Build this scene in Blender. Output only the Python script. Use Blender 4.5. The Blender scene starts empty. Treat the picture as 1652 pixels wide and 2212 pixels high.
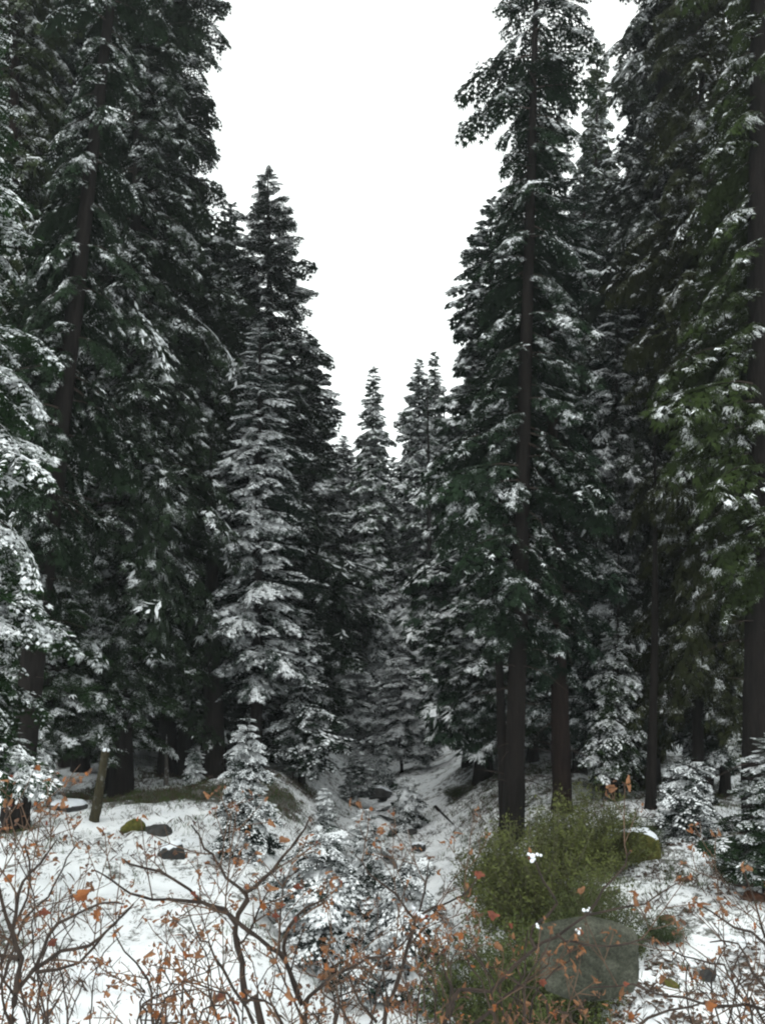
import bpy, bmesh, math, random
import numpy as np
from mathutils import Vector, Matrix, Quaternion

random.seed(7)
S = bpy.context.scene
C = S.collection

# ------------------------------------------------------------------ camera
F = 1916.0                      # focal length in units of a 1652 x 2212 frame
PITCH = math.atan(294.0 / F)
cd = bpy.data.cameras.new('camera')
cam = bpy.data.objects.new('camera', cd)
C.objects.link(cam)
cam.location = (0, 0, 0)
cam.rotation_euler = (math.pi / 2 + PITCH, 0, 0)
cd.sensor_fit = 'VERTICAL'
cd.sensor_height = 24.0
cd.lens = 24.0 * F / 2212.0
cd.clip_start = 0.1
cd.clip_end = 3000
S.camera = cam

# ------------------------------------------------------------------ sky, sun, exposure
W = bpy.data.worlds.new('World')
S.world = W
W.use_nodes = True
nt = W.node_tree
nt.nodes.clear()
sky = nt.nodes.new('ShaderNodeTexSky')
sky.sky_type = 'NISHITA'
sky.sun_disc = False
sky.sun_elevation = math.radians(48)
sky.sun_rotation = math.radians(20)
hs = nt.nodes.new('ShaderNodeHueSaturation')
hs.inputs['Saturation'].default_value = 0.22
add = nt.nodes.new('ShaderNodeMixRGB')          # thick even cloud over the clear sky
add.blend_type = 'MIX'
add.inputs[0].default_value = 0.72
add.inputs[2].default_value = (11.6, 12.4, 12.0, 1)
bg = nt.nodes.new('ShaderNodeBackground')
bg.inputs[1].default_value = 0.12
out = nt.nodes.new('ShaderNodeOutputWorld')
nt.links.new(sky.outputs[0], hs.inputs['Color'])
nt.links.new(hs.outputs[0], add.inputs[1])
nt.links.new(add.outputs[0], bg.inputs[0])
nt.links.new(bg.outputs[0], out.inputs[0])

sd = bpy.data.lights.new('sun', 'SUN')
sd.energy = 0.6
sd.angle = math.radians(40)
sd.color = (1.0, 0.98, 0.95)
sun = bpy.data.objects.new('sun', sd)
C.objects.link(sun)
sun.rotation_euler = (math.radians(42), 0, math.radians(-20))   # leans from above and behind the camera's far side

S.view_settings.view_transform = 'Standard'
S.view_settings.look = 'None'
S.view_settings.exposure = 0.5
S.view_settings.gamma = 1
S.view_settings.use_curve_mapping = False
S.render.engine = 'CYCLES'
S.cycles.max_bounces = 4
S.cycles.diffuse_bounces = 3
S.cycles.glossy_bounces = 1
S.cycles.transmission_bounces = 1
S.cycles.transparent_max_bounces = 2
S.cycles.volume_bounces = 1
S.cycles.filter_width = 2.1
S.cycles.use_denoising = True


# ------------------------------------------------------------------ helpers
def P(X, Y, y):
    """point at forward distance y seen at the frame position X, Y (1652 x 2212)"""
    dx = (X - 826.0) / F
    dz = (1106.0 - Y) / F
    cy = math.cos(PITCH) - dz * math.sin(PITCH)
    cz = math.sin(PITCH) + dz * math.cos(PITCH)
    k = y / cy
    return Vector((dx * k, y, cz * k))


def project(p):
    yy = p[1] * math.cos(PITCH) + p[2] * math.sin(PITCH)
    zz = -p[1] * math.sin(PITCH) + p[2] * math.cos(PITCH)
    return 826 + F * p[0] / yy, 1106 - F * zz / yy


def hash2(ix, iy, seed=0):
    h = (ix.astype(np.int64) * 374761393 + iy.astype(np.int64) * 668265263 + seed * 1442695041) & 0x7fffffff
    h = ((h ^ (h >> 13)) * 1274126177) & 0x7fffffff
    h = h ^ (h >> 16)
    return (h & 0xffff) / 65535.0


def vnoise(x, y, seed=0):
    x = np.asarray(x, float); y = np.asarray(y, float)
    ix = np.floor(x); iy = np.floor(y)
    fx = x - ix; fy = y - iy
    fx = fx * fx * (3 - 2 * fx); fy = fy * fy * (3 - 2 * fy)
    a = hash2(ix, iy, seed); b = hash2(ix + 1, iy, seed)
    c = hash2(ix, iy + 1, seed); d = hash2(ix + 1, iy + 1, seed)
    return (a * (1 - fx) + b * fx) * (1 - fy) + (c * (1 - fx) + d * fx) * fy


def fbm(x, y, seed=0, octv=4):
    s = 0; a = 0.5; f = 1.0
    for k in range(octv):
        s = s + a * (vnoise(x * f, y * f, seed + k * 17) - 0.5)
        a *= 0.5; f *= 2.03
    return s


def sstep(a, b, v):
    t = np.clip((v - a) / (b - a), 0, 1)
    return t * t * (3 - 2 * t)


def gully_x(y):
    return np.interp(y, [0, 10, 18, 26, 36, 48, 60, 75, 100, 160], [0.6, 0.4, 0.4, 0.3, 0.0, 1.6, 3.8, 8.0, 14, 22])


def terrain(x, y):
    x = np.asarray(x, float); y = np.asarray(y, float)
    left = np.interp(y, [-30, 0, 2.5, 6, 9, 14, 20, 27, 40, 60, 90, 160, 500],
                     [-1.2, -1.55, -2.3, -4.2, -4.75, -4.85, -4.55, -4.15, -4.0, -3.4, -1, 8, 30])
    right = np.interp(y, [-30, 0, 2.5, 6, 9, 14, 20, 26, 40, 60, 90, 160, 500],
                      [-1.2, -1.55, -2.3, -4.2, -4.75, -4.9, -4.75, -4.35, -3.6, -2.4, 0, 8, 30])
    d = x - gully_x(y)
    base = np.where(d < 0, left, right)
    s = sstep(-1.0, 1.0, d)
    base = left * (1 - s) + right * s
    depth = np.interp(y, [0, 6, 10, 20, 36, 60, 80, 110], [0, 0.2, 0.9, 1.9, 2.0, 1.6, 1.0, 0])
    wl = np.interp(y, [0, 10, 20, 40, 80], [3.5, 3.2, 3.6, 4.0, 5])
    wr = np.interp(y, [0, 10, 20, 40, 80], [3.5, 3.2, 4.0, 6.0, 7])
    w = np.where(d < 0, wl, wr)
    u = np.abs(d) / w
    prof = 1 - sstep(0.1, 1.0, u)
    z = base - depth * prof
    z = z + 0.00 + 7.0 * sstep(14, 60, np.abs(d)) * sstep(15, 60, y) + 22 * sstep(50, 300, np.abs(d))
    amp = np.interp(y, [0, 5, 12, 60], [0.15, 0.25, 1.0, 1.2])
    z = z + amp * (0.7 * fbm(x * 0.25, y * 0.25, 3) + 0.28 * fbm(x * 1.1, y * 1.1, 9) + 0.09 * fbm(x * 4, y * 4, 21, 3))
    return z


def gz(x, y):
    return float(terrain(np.array([x]), np.array([y]))[0])


def on_ground(X, y, dy=0.0):
    """ground point at forward distance y under frame column X"""
    x = (X - 826) / F * y
    for _ in range(4):
        z = gz(x, y)
        yy = y * math.cos(PITCH) + z * math.sin(PITCH)
        x = (X - 826) / F * yy
    return Vector((x, y, gz(x, y) + dy))


def ground_hit(X, Y, y0=7.0, y1=80.0):
    """first ground point seen at the frame position X, Y"""
    prev = y0
    y = y0
    while y < y1:
        p = P(X, Y, y)
        if p.z < gz(p.x, p.y):
            break
        prev = y
        y += 0.4
    for _ in range(12):
        m = 0.5 * (prev + y)
        p = P(X, Y, m)
        if p.z < gz(p.x, p.y):
            y = m
        else:
            prev = m
    p = P(X, Y, y)
    return Vector((p.x, p.y, gz(p.x, p.y)))


def mesh_np(name, V, tris=None, mats=(), midx=None, quads=None, smooth=False):
    me = bpy.data.meshes.new(name)
    V = np.asarray(V, np.float32)
    me.vertices.add(len(V))
    me.vertices.foreach_set('co', V.ravel())
    loops = []; starts = []; totals = []
    n = 0
    if tris is not None and len(tris):
        t = np.asarray(tris, np.int32)
        loops.append(t.ravel()); starts.append(np.arange(len(t)) * 3 + n); totals.append(np.full(len(t), 3)); n += t.size
    if quads is not None and len(quads):
        q = np.asarray(quads, np.int32)
        loops.append(q.ravel()); starts.append(np.arange(len(q)) * 4 + n); totals.append(np.full(len(q), 4)); n += q.size
    L = np.concatenate(loops); St = np.concatenate(starts); To = np.concatenate(totals)
    me.loops.add(len(L)); me.loops.foreach_set('vertex_index', L.astype(np.int32))
    me.polygons.add(len(St))
    me.polygons.foreach_set('loop_start', St.astype(np.int32))
    me.polygons.foreach_set('loop_total', To.astype(np.int32))
    for m in mats:
        me.materials.append(m)
    if midx is not None:
        me.polygons.foreach_set('material_index', np.asarray(midx, np.int32))
    me.polygons.foreach_set('use_smooth', np.full(len(St), smooth))
    me.update(calc_edges=True)
    me.validate()
    return me


def link(name, me, parent=None, kind=None):
    o = bpy.data.objects.new(name, me)
    C.objects.link(o)
    if parent is not None:
        o.parent = parent
    if kind:
        o['kind'] = kind
    return o


def tag(o, label, cat, group=None):
    o['label'] = label
    o['category'] = cat
    if group:
        o['group'] = group
    return o


def empty(name, loc):
    o = bpy.data.objects.new(name, None)
    o.empty_display_size = 0.2
    C.objects.link(o)
    o.location = loc
    return o


# ------------------------------------------------------------------ materials
def new_mat(name):
    m = bpy.data.materials.new(name)
    m.use_nodes = True
    n = m.node_tree
    b = n.nodes['Principled BSDF']
    b.inputs['Specular IOR Level'].default_value = 0.25
    return m, n, b


def nd(n, typ, **kw):
    x = n.nodes.new(typ)
    for k, v in kw.items():
        setattr(x, k, v)
    return x


def ramp(n, stops):
    r = n.nodes.new('ShaderNodeValToRGB')
    e = r.color_ramp.elements
    while len(e) < len(stops):
        e.new(0.5)
    for i, (p, c) in enumerate(stops):
        e[i].position = p
        e[i].color = (*c, 1) if len(c) == 3 else c
    return r


def noise(n, scale, detail=4, rough=0.6, coord=None, dist=0.0):
    t = n.nodes.new('ShaderNodeTexNoise')
    t.inputs['Scale'].default_value = scale
    t.inputs['Detail'].default_value = detail
    t.inputs['Roughness'].default_value = rough
    t.inputs['Distortion'].default_value = dist
    if coord is not None:
        n.links.new(coord, t.inputs['Vector'])
    return t


def foliage_mat(name, frost=True, snow=False):
    """needles: colour from the object; powder of snow on upward faces, as much as the object's alpha says"""
    m, n, b = new_mat(name)
    oi = nd(n, 'ShaderNodeObjectInfo')
    g = nd(n, 'ShaderNodeNewGeometry')
    t = noise(n, 1.3, 3, 0.6, g.outputs['Position'])
    r = ramp(n, [(0.3, (0.6, 0.6, 0.6)), (0.7, (1.5, 1.5, 1.35))])
    n.links.new(t.outputs[0], r.inputs[0])
    mx = nd(n, 'ShaderNodeMixRGB', blend_type='MULTIPLY')
    mx.inputs[0].default_value = 1
    n.links.new(oi.outputs['Color'], mx.inputs[1])
    n.links.new(r.outputs[0], mx.inputs[2])
    col = mx.outputs[0]
    if frost:
        f = noise(n, 26, 3, 0.75, g.outputs['Position'])
        sx = nd(n, 'ShaderNodeSeparateXYZ')
        n.links.new(g.outputs['Normal'], sx.inputs[0])
        up = nd(n, 'ShaderNodeMapRange')
        up.inputs['From Min'].default_value = 0.15; up.inputs['From Max'].default_value = 0.6
        n.links.new(sx.outputs['Z'], up.inputs['Value'])
        a = nd(n, 'ShaderNodeMath', operation='MULTIPLY_ADD')        # noise + 0.34 * frost (+ 0.12 on the snow pads)
        a.inputs[1].default_value = 0.34
        n.links.new(oi.outputs['Alpha'], a.inputs[0]); n.links.new(f.outputs[0], a.inputs[2])
        c2 = noise(n, 2.1, 2, 0.5, g.outputs['Position'])            # clumps of half a metre
        cm = nd(n, 'ShaderNodeMath', operation='MULTIPLY_ADD')
        cm.inputs[1].default_value = 0.5 if snow else 1.25
        cm.inputs[2].default_value = -0.25 if snow else -0.66
        n.links.new(c2.outputs[0], cm.inputs[0])
        a3 = nd(n, 'ShaderNodeMath', operation='ADD')
        n.links.new(a.outputs[0], a3.inputs[0]); n.links.new(cm.outputs[0], a3.inputs[1])
        tc = nd(n, 'ShaderNodeTexCoord'); sz = nd(n, 'ShaderNodeSeparateXYZ')     # less snow reaches the sheltered lower boughs
        n.links.new(tc.outputs['Generated'], sz.inputs[0])
        a4 = nd(n, 'ShaderNodeMath', operation='MULTIPLY_ADD'); a4.inputs[1].default_value = 0.16; a4.inputs[2].default_value = -0.08
        n.links.new(sz.outputs['Z'], a4.inputs[0])
        a5 = nd(n, 'ShaderNodeMath', operation='ADD')
        n.links.new(a3.outputs[0], a5.inputs[0]); n.links.new(a4.outputs[0], a5.inputs[1])
        a = a5
        st = nd(n, 'ShaderNodeMapRange')
        lo = 0.36 if snow else 0.64
        st.inputs['From Min'].default_value = lo; st.inputs['From Max'].default_value = lo + 0.09
        n.links.new(a.outputs[0], st.inputs['Value'])
        k = nd(n, 'ShaderNodeMath', operation='MULTIPLY')
        n.links.new(st.outputs[0], k.inputs[0])
        if snow:
            k.inputs[1].default_value = 1.0
        else:
            n.links.new(up.outputs[0], k.inputs[1])
        m2 = nd(n, 'ShaderNodeMixRGB')
        m2.inputs[2].default_value = (0.84, 0.86, 0.88, 1)
        n.links.new(k.outputs[0], m2.inputs[0]); n.links.new(col, m2.inputs[1])
        col = m2.outputs[0]
    n.links.new(col, b.inputs['Base Color'])
    b.inputs['Roughness'].default_value = 0.8
    b.inputs['Specular IOR Level'].default_value = 0.04
    return m


def simple_mat(name, c1, c2, scale=6, rough=0.8, bump=0.0, spec=0.25):
    m, n, b = new_mat(name)
    g = nd(n, 'ShaderNodeNewGeometry')
    t = noise(n, scale, 5, 0.65, g.outputs['Position'])
    r = ramp(n, [(0.35, c1), (0.65, c2)])
    n.links.new(t.outputs[0], r.inputs[0])
    n.links.new(r.outputs[0], b.inputs['Base Color'])
    b.inputs['Roughness'].default_value = rough
    b.inputs['Specular IOR Level'].default_value = spec
    if bump:
        bp = nd(n, 'ShaderNodeBump')
        bp.inputs['Strength'].default_value = bump
        bp.inputs['Distance'].default_value = 0.05
        n.links.new(t.outputs[0], bp.inputs['Height'])
        n.links.new(bp.outputs[0], b.inputs['Normal'])
    return m


def bark_mat(name, c1, c2, snow=0.0):
    m, n, b = new_mat(name)
    tc = nd(n, 'ShaderNodeTexCoord')
    mp = nd(n, 'ShaderNodeMapping')
    mp.inputs['Scale'].default_value = (9, 9, 1.3)
    g = nd(n, 'ShaderNodeNewGeometry')
    n.links.new(g.outputs['Position'], mp.inputs[0])
    t = noise(n, 1.2, 6, 0.7, mp.outputs[0], 0.6)
    r = ramp(n, [(0.35, c1), (0.62, c2)])
    n.links.new(t.outputs[0], r.inputs[0])
    bp = nd(n, 'ShaderNodeBump')
    bp.inputs['Strength'].default_value = 0.9
    bp.inputs['Distance'].default_value = 0.06
    n.links.new(t.outputs[0], bp.inputs['Height'])
    n.links.new(bp.outputs[0], b.inputs['Normal'])
    col = r.outputs[0]
    if snow:
        t2 = noise(n, 5.0, 5, 0.7, g.outputs['Position'])
        r2 = ramp(n, [(0.60 - 0.1 * snow, (0, 0, 0)), (0.68, (1, 1, 1))])
        n.links.new(t2.outputs[0], r2.inputs[0])
        mm = nd(n, 'ShaderNodeMath', operation='MULTIPLY')
        mm.inputs[1].default_value = snow
        n.links.new(r2.outputs[0], mm.inputs[0])
        mx = nd(n, 'ShaderNodeMixRGB')
        mx.inputs[2].default_value = (0.75, 0.78, 0.82, 1)
        n.links.new(mm.outputs[0], mx.inputs[0])
        n.links.new(col, mx.inputs[1])
        col = mx.outputs[0]
    n.links.new(col, b.inputs['Base Color'])
    b.inputs['Roughness'].default_value = 0.9
    b.inputs['Specular IOR Level'].default_value = 0.1
    return m


M_NEEDLE = foliage_mat('needles')
M_PAD = foliage_mat('needle_snow', True, True)
M_SNOW = simple_mat('branch_snow', (0.70, 0.74, 0.80), (0.84, 0.86, 0.90), 3.0, 0.7)
M_BARK = bark_mat('bark_brown', (0.0055, 0.0045, 0.004), (0.015, 0.012, 0.0105))
M_BARKR = bark_mat('bark_red', (0.008, 0.0055, 0.0048), (0.021, 0.013, 0.0105))
M_BARKS = bark_mat('bark_snowy', (0.03, 0.026, 0.022), (0.09, 0.08, 0.07), 0.8)
M_TWIG = simple_mat('twig_brown', (0.016, 0.011, 0.009), (0.052, 0.035, 0.026), 14, 0.7)
M_TWIGR = simple_mat('shoot_russet', (0.050, 0.030, 0.020), (0.13, 0.080, 0.052), 14, 0.7)
M_LEAF = [simple_mat('leaf_tan', (0.13, 0.062, 0.032), (0.26, 0.125, 0.06), 30, 0.7),
          simple_mat('leaf_orange', (0.17, 0.055, 0.018), (0.30, 0.11, 0.032), 30, 0.7),
          simple_mat('leaf_red', (0.09, 0.026, 0.016), (0.19, 0.055, 0.03), 30, 0.7),
          simple_mat('leaf_brown', (0.055, 0.03, 0.020), (0.13, 0.068, 0.042), 30, 0.7)]
M_ROCK = simple_mat('rock_grey_green', (0.022, 0.026, 0.019), (0.060, 0.064, 0.048), 3.5, 0.9, 0.9)
def rock_mat(name, c1, c2, c3):
    m, n, b = new_mat(name)
    g = nd(n, 'ShaderNodeNewGeometry')
    t = noise(n, 2.6, 6, 0.7, g.outputs['Position'], 0.4); t5 = noise(n, 34, 6, 0.8, g.outputs['Position'])
    r = ramp(n, [(0.34, c1), (0.52, c2), (0.68, c3)]); n.links.new(t.outputs[0], r.inputs[0])
    r5 = ramp(n, [(0.32, (0.45, 0.45, 0.45)), (0.66, (1.5, 1.5, 1.4))]); n.links.new(t5.outputs[0], r5.inputs[0])
    mx = nd(n, 'ShaderNodeMixRGB', blend_type='MULTIPLY'); mx.inputs[0].default_value = 1
    n.links.new(r.outputs[0], mx.inputs[1]); n.links.new(r5.outputs[0], mx.inputs[2]); n.links.new(mx.outputs[0], b.inputs['Base Color'])
    ad = nd(n, 'ShaderNodeMath', operation='MULTIPLY_ADD'); ad.inputs[1].default_value = 3
    n.links.new(t.outputs[0], ad.inputs[0]); n.links.new(t5.outputs[0], ad.inputs[2])
    bp = nd(n, 'ShaderNodeBump'); bp.inputs['Strength'].default_value = 1.0; bp.inputs['Distance'].default_value = 0.05
    n.links.new(ad.outputs[0], bp.inputs['Height']); n.links.new(bp.outputs[0], b.inputs['Normal'])
    b.inputs['Roughness'].default_value = 0.95; b.inputs['Specular IOR Level'].default_value = 0.05
    return m
M_ROCK = rock_mat('boulder_stone', (0.040, 0.042, 0.034), (0.090, 0.094, 0.076), (0.155, 0.155, 0.130))
M_DARKROCK = simple_mat('rock_dark', (0.02, 0.02, 0.02), (0.06, 0.058, 0.055), 5, 0.9, 0.6)
M_MOSS = simple_mat('moss_olive', (0.035, 0.040, 0.008), (0.11, 0.10, 0.02), 9, 0.95, 0.6)
M_LOG = simple_mat('log_rust', (0.05, 0.022, 0.014), (0.13, 0.06, 0.035), 8, 0.95, 0.6)
M_GRASS = foliage_mat('grass_blades', False)
M_LITTER = simple_mat('dead_litter', (0.035, 0.024, 0.019), (0.10, 0.066, 0.046), 8, 0.9)
M_WATER, _n, _b = new_mat('creek_water')
_b.inputs['Base Color'].default_value = (0.008, 0.009, 0.009, 1)
_b.inputs['Roughness'].default_value = 0.15

# ------------------------------------------------------------------ conifer building blocks
def kite(V, T, M, base, d, up, length, width, mat, fold=0.25, lift=0.0):
    """a folded, pointed spray of needles: two triangles sharing a spine"""
    side = d.cross(up)
    if side.length < 1e-5:
        return
    side.normalize()
    u = side.cross(d).normalized()
    o = base + u * lift
    mid = o + d * (length * 0.45)
    tip = o + d * length - u * (length * 0.08)
    l = mid + side * width - u * (width * fold)
    r = mid - side * width - u * (width * fold)
    i = len(V)
    V.extend((o, l, tip, r))
    T.append((i, i + 1, i + 2)); T.append((i, i + 2, i + 3))
    M.append(mat); M.append(mat)


def spray(V, T, M, base, d, up, length, width):
    """three slim pointed twigs fanning from one point, drooping at the tips"""
    side = d.cross(up)
    if side.length < 1e-5:
        return
    side.normalize()
    u = side.cross(d).normalized()
    for a, l in ((-0.34, 0.82), (0.0, 1.0), (0.34, 0.82)):
        dd = d * math.cos(a) + side * math.sin(a)
        ss = side * math.cos(a) - d * math.sin(a)
        q = base + dd * (length * l * 0.3)
        i = len(V)
        V.extend((q + ss * width - u * (width * .3), base + dd * (length * l) - u * (length * 0.16 * l), q - ss * width - u * (width * .3)))
        T.append((i, i + 1, i + 2)); M.append(0)


def bough(seed, nlat, ntw, droop, snow, width=0.32, tw_len=0.085, tw_w=0.024, rise=0.12):
    """one branch of unit length along +X with flat drooping side sprays; materials 0 needles, 1 snow, 2 bark"""
    rnd = random.Random(seed)
    V = []; T = []; M = []
    def spine(t):
        return Vector((t * (1 - 0.12 * droop * t), 0.04 * math.sin(3 * t + seed), rise * t - droop * 0.55 * t * t))
    # wooden spine
    pts = [spine(k / 4) for k in range(5)]
    i0 = len(V)
    for k, p in enumerate(pts):
        r = 0.011 * (1 - k / 4.6)
        for a in (0, 2.1, 4.2):
            V.append(p + Vector((0, math.cos(a) * r, math.sin(a) * r - 0.008)))
    for k in range(4):
        for a in range(3):
            p0 = i0 + k * 3 + a; p1 = i0 + k * 3 + (a + 1) % 3
            T.append((p0, p1, p1 + 3)); T.append((p0, p1 + 3, p0 + 3)); M += [2, 2]
    up0 = Vector((0, 0, 1))
    sph = rnd.random() * 6
    for s in (-1, 1):
        for k in range(nlat):
            t = 0.12 + 0.88 * (k + rnd.random() * 0.6) / nlat
            b = spine(t)
            tan = (spine(min(t + .05, 1.1)) - b).normalized()
            L = width * (1 - abs(t - 0.45) ** 1.6 * 1.9) * rnd.uniform(0.65, 1.15)
            L = max(L, 0.07)
            if rnd.random() < 0.06:
                continue
            ang = math.radians(rnd.uniform(42, 66))
            d = (tan * math.cos(ang) + Vector((0, s, 0)) * math.sin(ang))
            d.z -= rnd.uniform(0.1, 0.55) * (0.6 + droop)
            d.normalize()
            load = snow * (0.35 + 0.9 * t) * (0.8 + 0.5 * math.sin(t * 8 + sph + s))
            sn = 0.93 if rnd.random() < load else 0.08 * snow
            fat = 1.35 if sn > .5 else 0.8
            n = max(2, int(ntw * L / width + 0.5))
            for j in range(n + 1):
                q = (j + 0.35) / (n + 0.5)
                pos = b + d * (L * q) - Vector((0, 0, 0.10 * L * q * q))
                for ss in ((-1, 1) if j < n else (0,)):
                    a2 = math.radians(rnd.uniform(30, 55)) * ss
                    side = d.cross(up0).normalized()
                    dd = (d * math.cos(a2) + side * math.sin(a2))
                    dd.z -= rnd.uniform(-0.05, 0.35)
                    dd.normalize()
                    ln = tw_len * rnd.uniform(0.7, 1.25)
                    up = (up0 + Vector((rnd.uniform(-.4, .4), rnd.uniform(-.4, .4), 0))).normalized()
                    spray(V, T, M, pos, dd, up, ln * 1.25, tw_w * rnd.uniform(.8, 1.25))
                    if rnd.random() < sn:
                        kite(V, T, M, pos, dd, up, ln * rnd.uniform(.6, 1.0), tw_w * fat * rnd.uniform(.7, 1.1), 1, 0.35, 0.010)
    # sprays right along the spine and at the tip
    for k in range(nlat):
        t = 0.3 + 0.7 * k / nlat
        b = spine(t); tan = (spine(t + .05) - b).normalized()
        kite(V, T, M, b, tan, up0, tw_len * 1.2, tw_w * 1.3, 0, 0.5)
        if rnd.random() < snow * 0.8:
            kite(V, T, M, b, tan, up0, tw_len * 1.1, tw_w * 1.0, 1, 0.3, 0.01)
    return (np.array([v[:] for v in V], np.float32), np.array(T, np.int32), np.array(M, np.int32))


def make_boughs(seed, n, **kw):
    return [bough(seed * 100 + k, **kw) for k in range(n)]


# snow amounts differ from bough to bough: 0 bare ... 2 laden
BIG = [make_boughs(1, 4, nlat=14, ntw=5, droop=0.75, snow=0.0, tw_w=0.0125, tw_len=0.095),
       make_boughs(2, 4, nlat=14, ntw=5, droop=0.85, snow=0.08, tw_w=0.0125, tw_len=0.095),
       make_boughs(3, 4, nlat=14, ntw=5, droop=0.95, snow=0.6, tw_w=0.0125, tw_len=0.095)]
FAR = [make_boughs(4, 3, nlat=9, ntw=3, droop=0.75, snow=0.0, tw_len=0.17, tw_w=0.034, width=0.4),
       make_boughs(5, 3, nlat=9, ntw=3, droop=0.9, snow=0.25, tw_len=0.17, tw_w=0.034, width=0.4),
       make_boughs(6, 3, nlat=9, ntw=3, droop=1.05, snow=0.6, tw_len=0.17, tw_w=0.034, width=0.4)]
LADEN = [make_boughs(10, 3, nlat=13, ntw=5, droop=0.9, snow=0.0, tw_w=0.016, width=0.38),
         make_boughs(11, 3, nlat=13, ntw=5, droop=1.0, snow=0.2, tw_w=0.018, width=0.38),
         make_boughs(12, 3, nlat=13, ntw=5, droop=1.15, snow=0.55, tw_w=0.019, width=0.40)]
SAP = [make_boughs(7, 4, nlat=9, ntw=4, droop=0.7, snow=0.15, tw_len=0.12, tw_w=0.026, width=0.40),
       make_boughs(8, 4, nlat=9, ntw=4, droop=0.9, snow=0.5, tw_len=0.12, tw_w=0.026, width=0.40),
       make_boughs(9, 4, nlat=9, ntw=4, droop=1.05, snow=0.95, tw_len=0.12, tw_w=0.028, width=0.40)]


def crown(name, seed, H, R, lib, snow=0.3, z0=0.06, whorl=0.45, per=6, power=0.75, gap=None, ragged=0.3,
          sink=0.0, miss=0.08, shade=0.5):
    """needle crown of height H, radius R; snow: mean 0..1 of snow on boughs; gap=(azimuth, half width) left thin"""
    rnd = random.Random(seed)
    Vs = []; Ts = []; Ms = []; n = 0
    z = z0 * H
    patch = [rnd.uniform(0, 6.28) for _ in range(4)]
    while z < H * 0.995:
        t = z / H
        tt = (z - z0 * H) / (H - z0 * H)
        r = R * (0.92 * (1 - tt) ** power + 0.08 * min(1, (1 - tt) * 14)) * (0.55 + 0.45 * min(1, tt * 7 + 0.25)) + 0.05 * R
        r *= 1 + 0.22 * math.sin(z * 1.7 + patch[0]) * math.sin(z * 0.63 + patch[1])
        m = per if r > 0.35 * R else max(4, int(per * 0.75))
        a0 = rnd.uniform(0, 6.28)
        for k in range(m):
            a = a0 + k * 2 * math.pi / m + rnd.uniform(-.35, .35)
            if rnd.random() < miss:
                continue
            if gap is not None:
                da = (a - gap[0] + math.pi) % (2 * math.pi) - math.pi
                if abs(da) < gap[1] and rnd.random() < gap[2]:
                    continue
            L = r * rnd.uniform(1 - ragged, 1 + ragged * 0.55)
            L *= 1 + 0.2 * math.sin(2 * a + z * 0.5 + patch[2])
            g = snow + 0.33 * math.sin(z * 0.9 + a * 1.5 + patch[3]) * math.sin(z * 0.37 + patch[0]) + rnd.uniform(-.28, .28) + shade * (tt - 0.55)
            lv = 0 if g < 0.30 else (1 if g < 0.62 else 2)
            bv, bt, bm = lib[lv][rnd.randrange(len(lib[lv]))]
            pit = -rnd.uniform(-0.28, 0.34) - sink * (1 - tt) + 0.75 * max(0, tt - 0.7) / 0.3
            if rnd.random() < 0.5:
                bv = bv * np.array([1, -1, 1], np.float32)
            roll = rnd.uniform(-.5, .5)
            Mx = Matrix.Rotation(a, 3, 'Z') @ Matrix.Rotation(-pit, 3, 'Y') @ Matrix.Rotation(roll, 3, 'X')
            A = np.array(Mx, np.float32)
            vv = (bv * L) @ A.T + np.array([0, 0, z + rnd.uniform(-.5, .5) * whorl], np.float32)
            Vs.append(vv); Ts.append(bt + n); Ms.append(bm); n += len(bv)
        z += whorl * rnd.uniform(0.8, 1.2) * (0.45 + 0.55 * min(1.0, r / R + 0.2))
    me = mesh_np(name, np.concatenate(Vs), np.concatenate(Ts), (M_NEEDLE, M_PAD, M_TWIG), np.concatenate(Ms))
    return me, H, R


def trunk_mesh(name, seed, mat, sides=14, segs=36, flare=0.25, bend=0.0, stubs=0):
    """unit tall, unit base radius tapered trunk with uneven bark and short dead branch stubs"""
    rnd = random.Random(seed)
    V = []; Q = []
    ph = rnd.uniform(0, 6)
    for k in range(segs + 1):
        t = (k / segs) ** 1.15
        r = (1 - t) ** 0.8 * 0.97 + 0.03 + flare * math.exp(-t * 60)
        ox = bend * math.sin(t * math.pi) ; oy = 0.4 * bend * math.sin(t * 5 + ph)
        for a in range(sides):
            th = 2 * math.pi * a / sides
            rr = r * (1 + 0.07 * math.sin(a * 2.7 + k * 0.8 + ph) + rnd.uniform(-.06, .06)) + (0.18 * flare * max(0, math.sin(th * 4 + ph)) * math.exp(-t * 50))
            V.append((ox + rr * math.cos(th), oy + rr * math.sin(th), t))
    for k in range(segs):
        for a in range(sides):
            Q.append((k * sides + a, k * sides + (a + 1) % sides, (k + 1) * sides + (a + 1) % sides, (k + 1) * sides + a))
    me = mesh_np(name, V, None, (mat,), None, Q, True)
    return me


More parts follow.
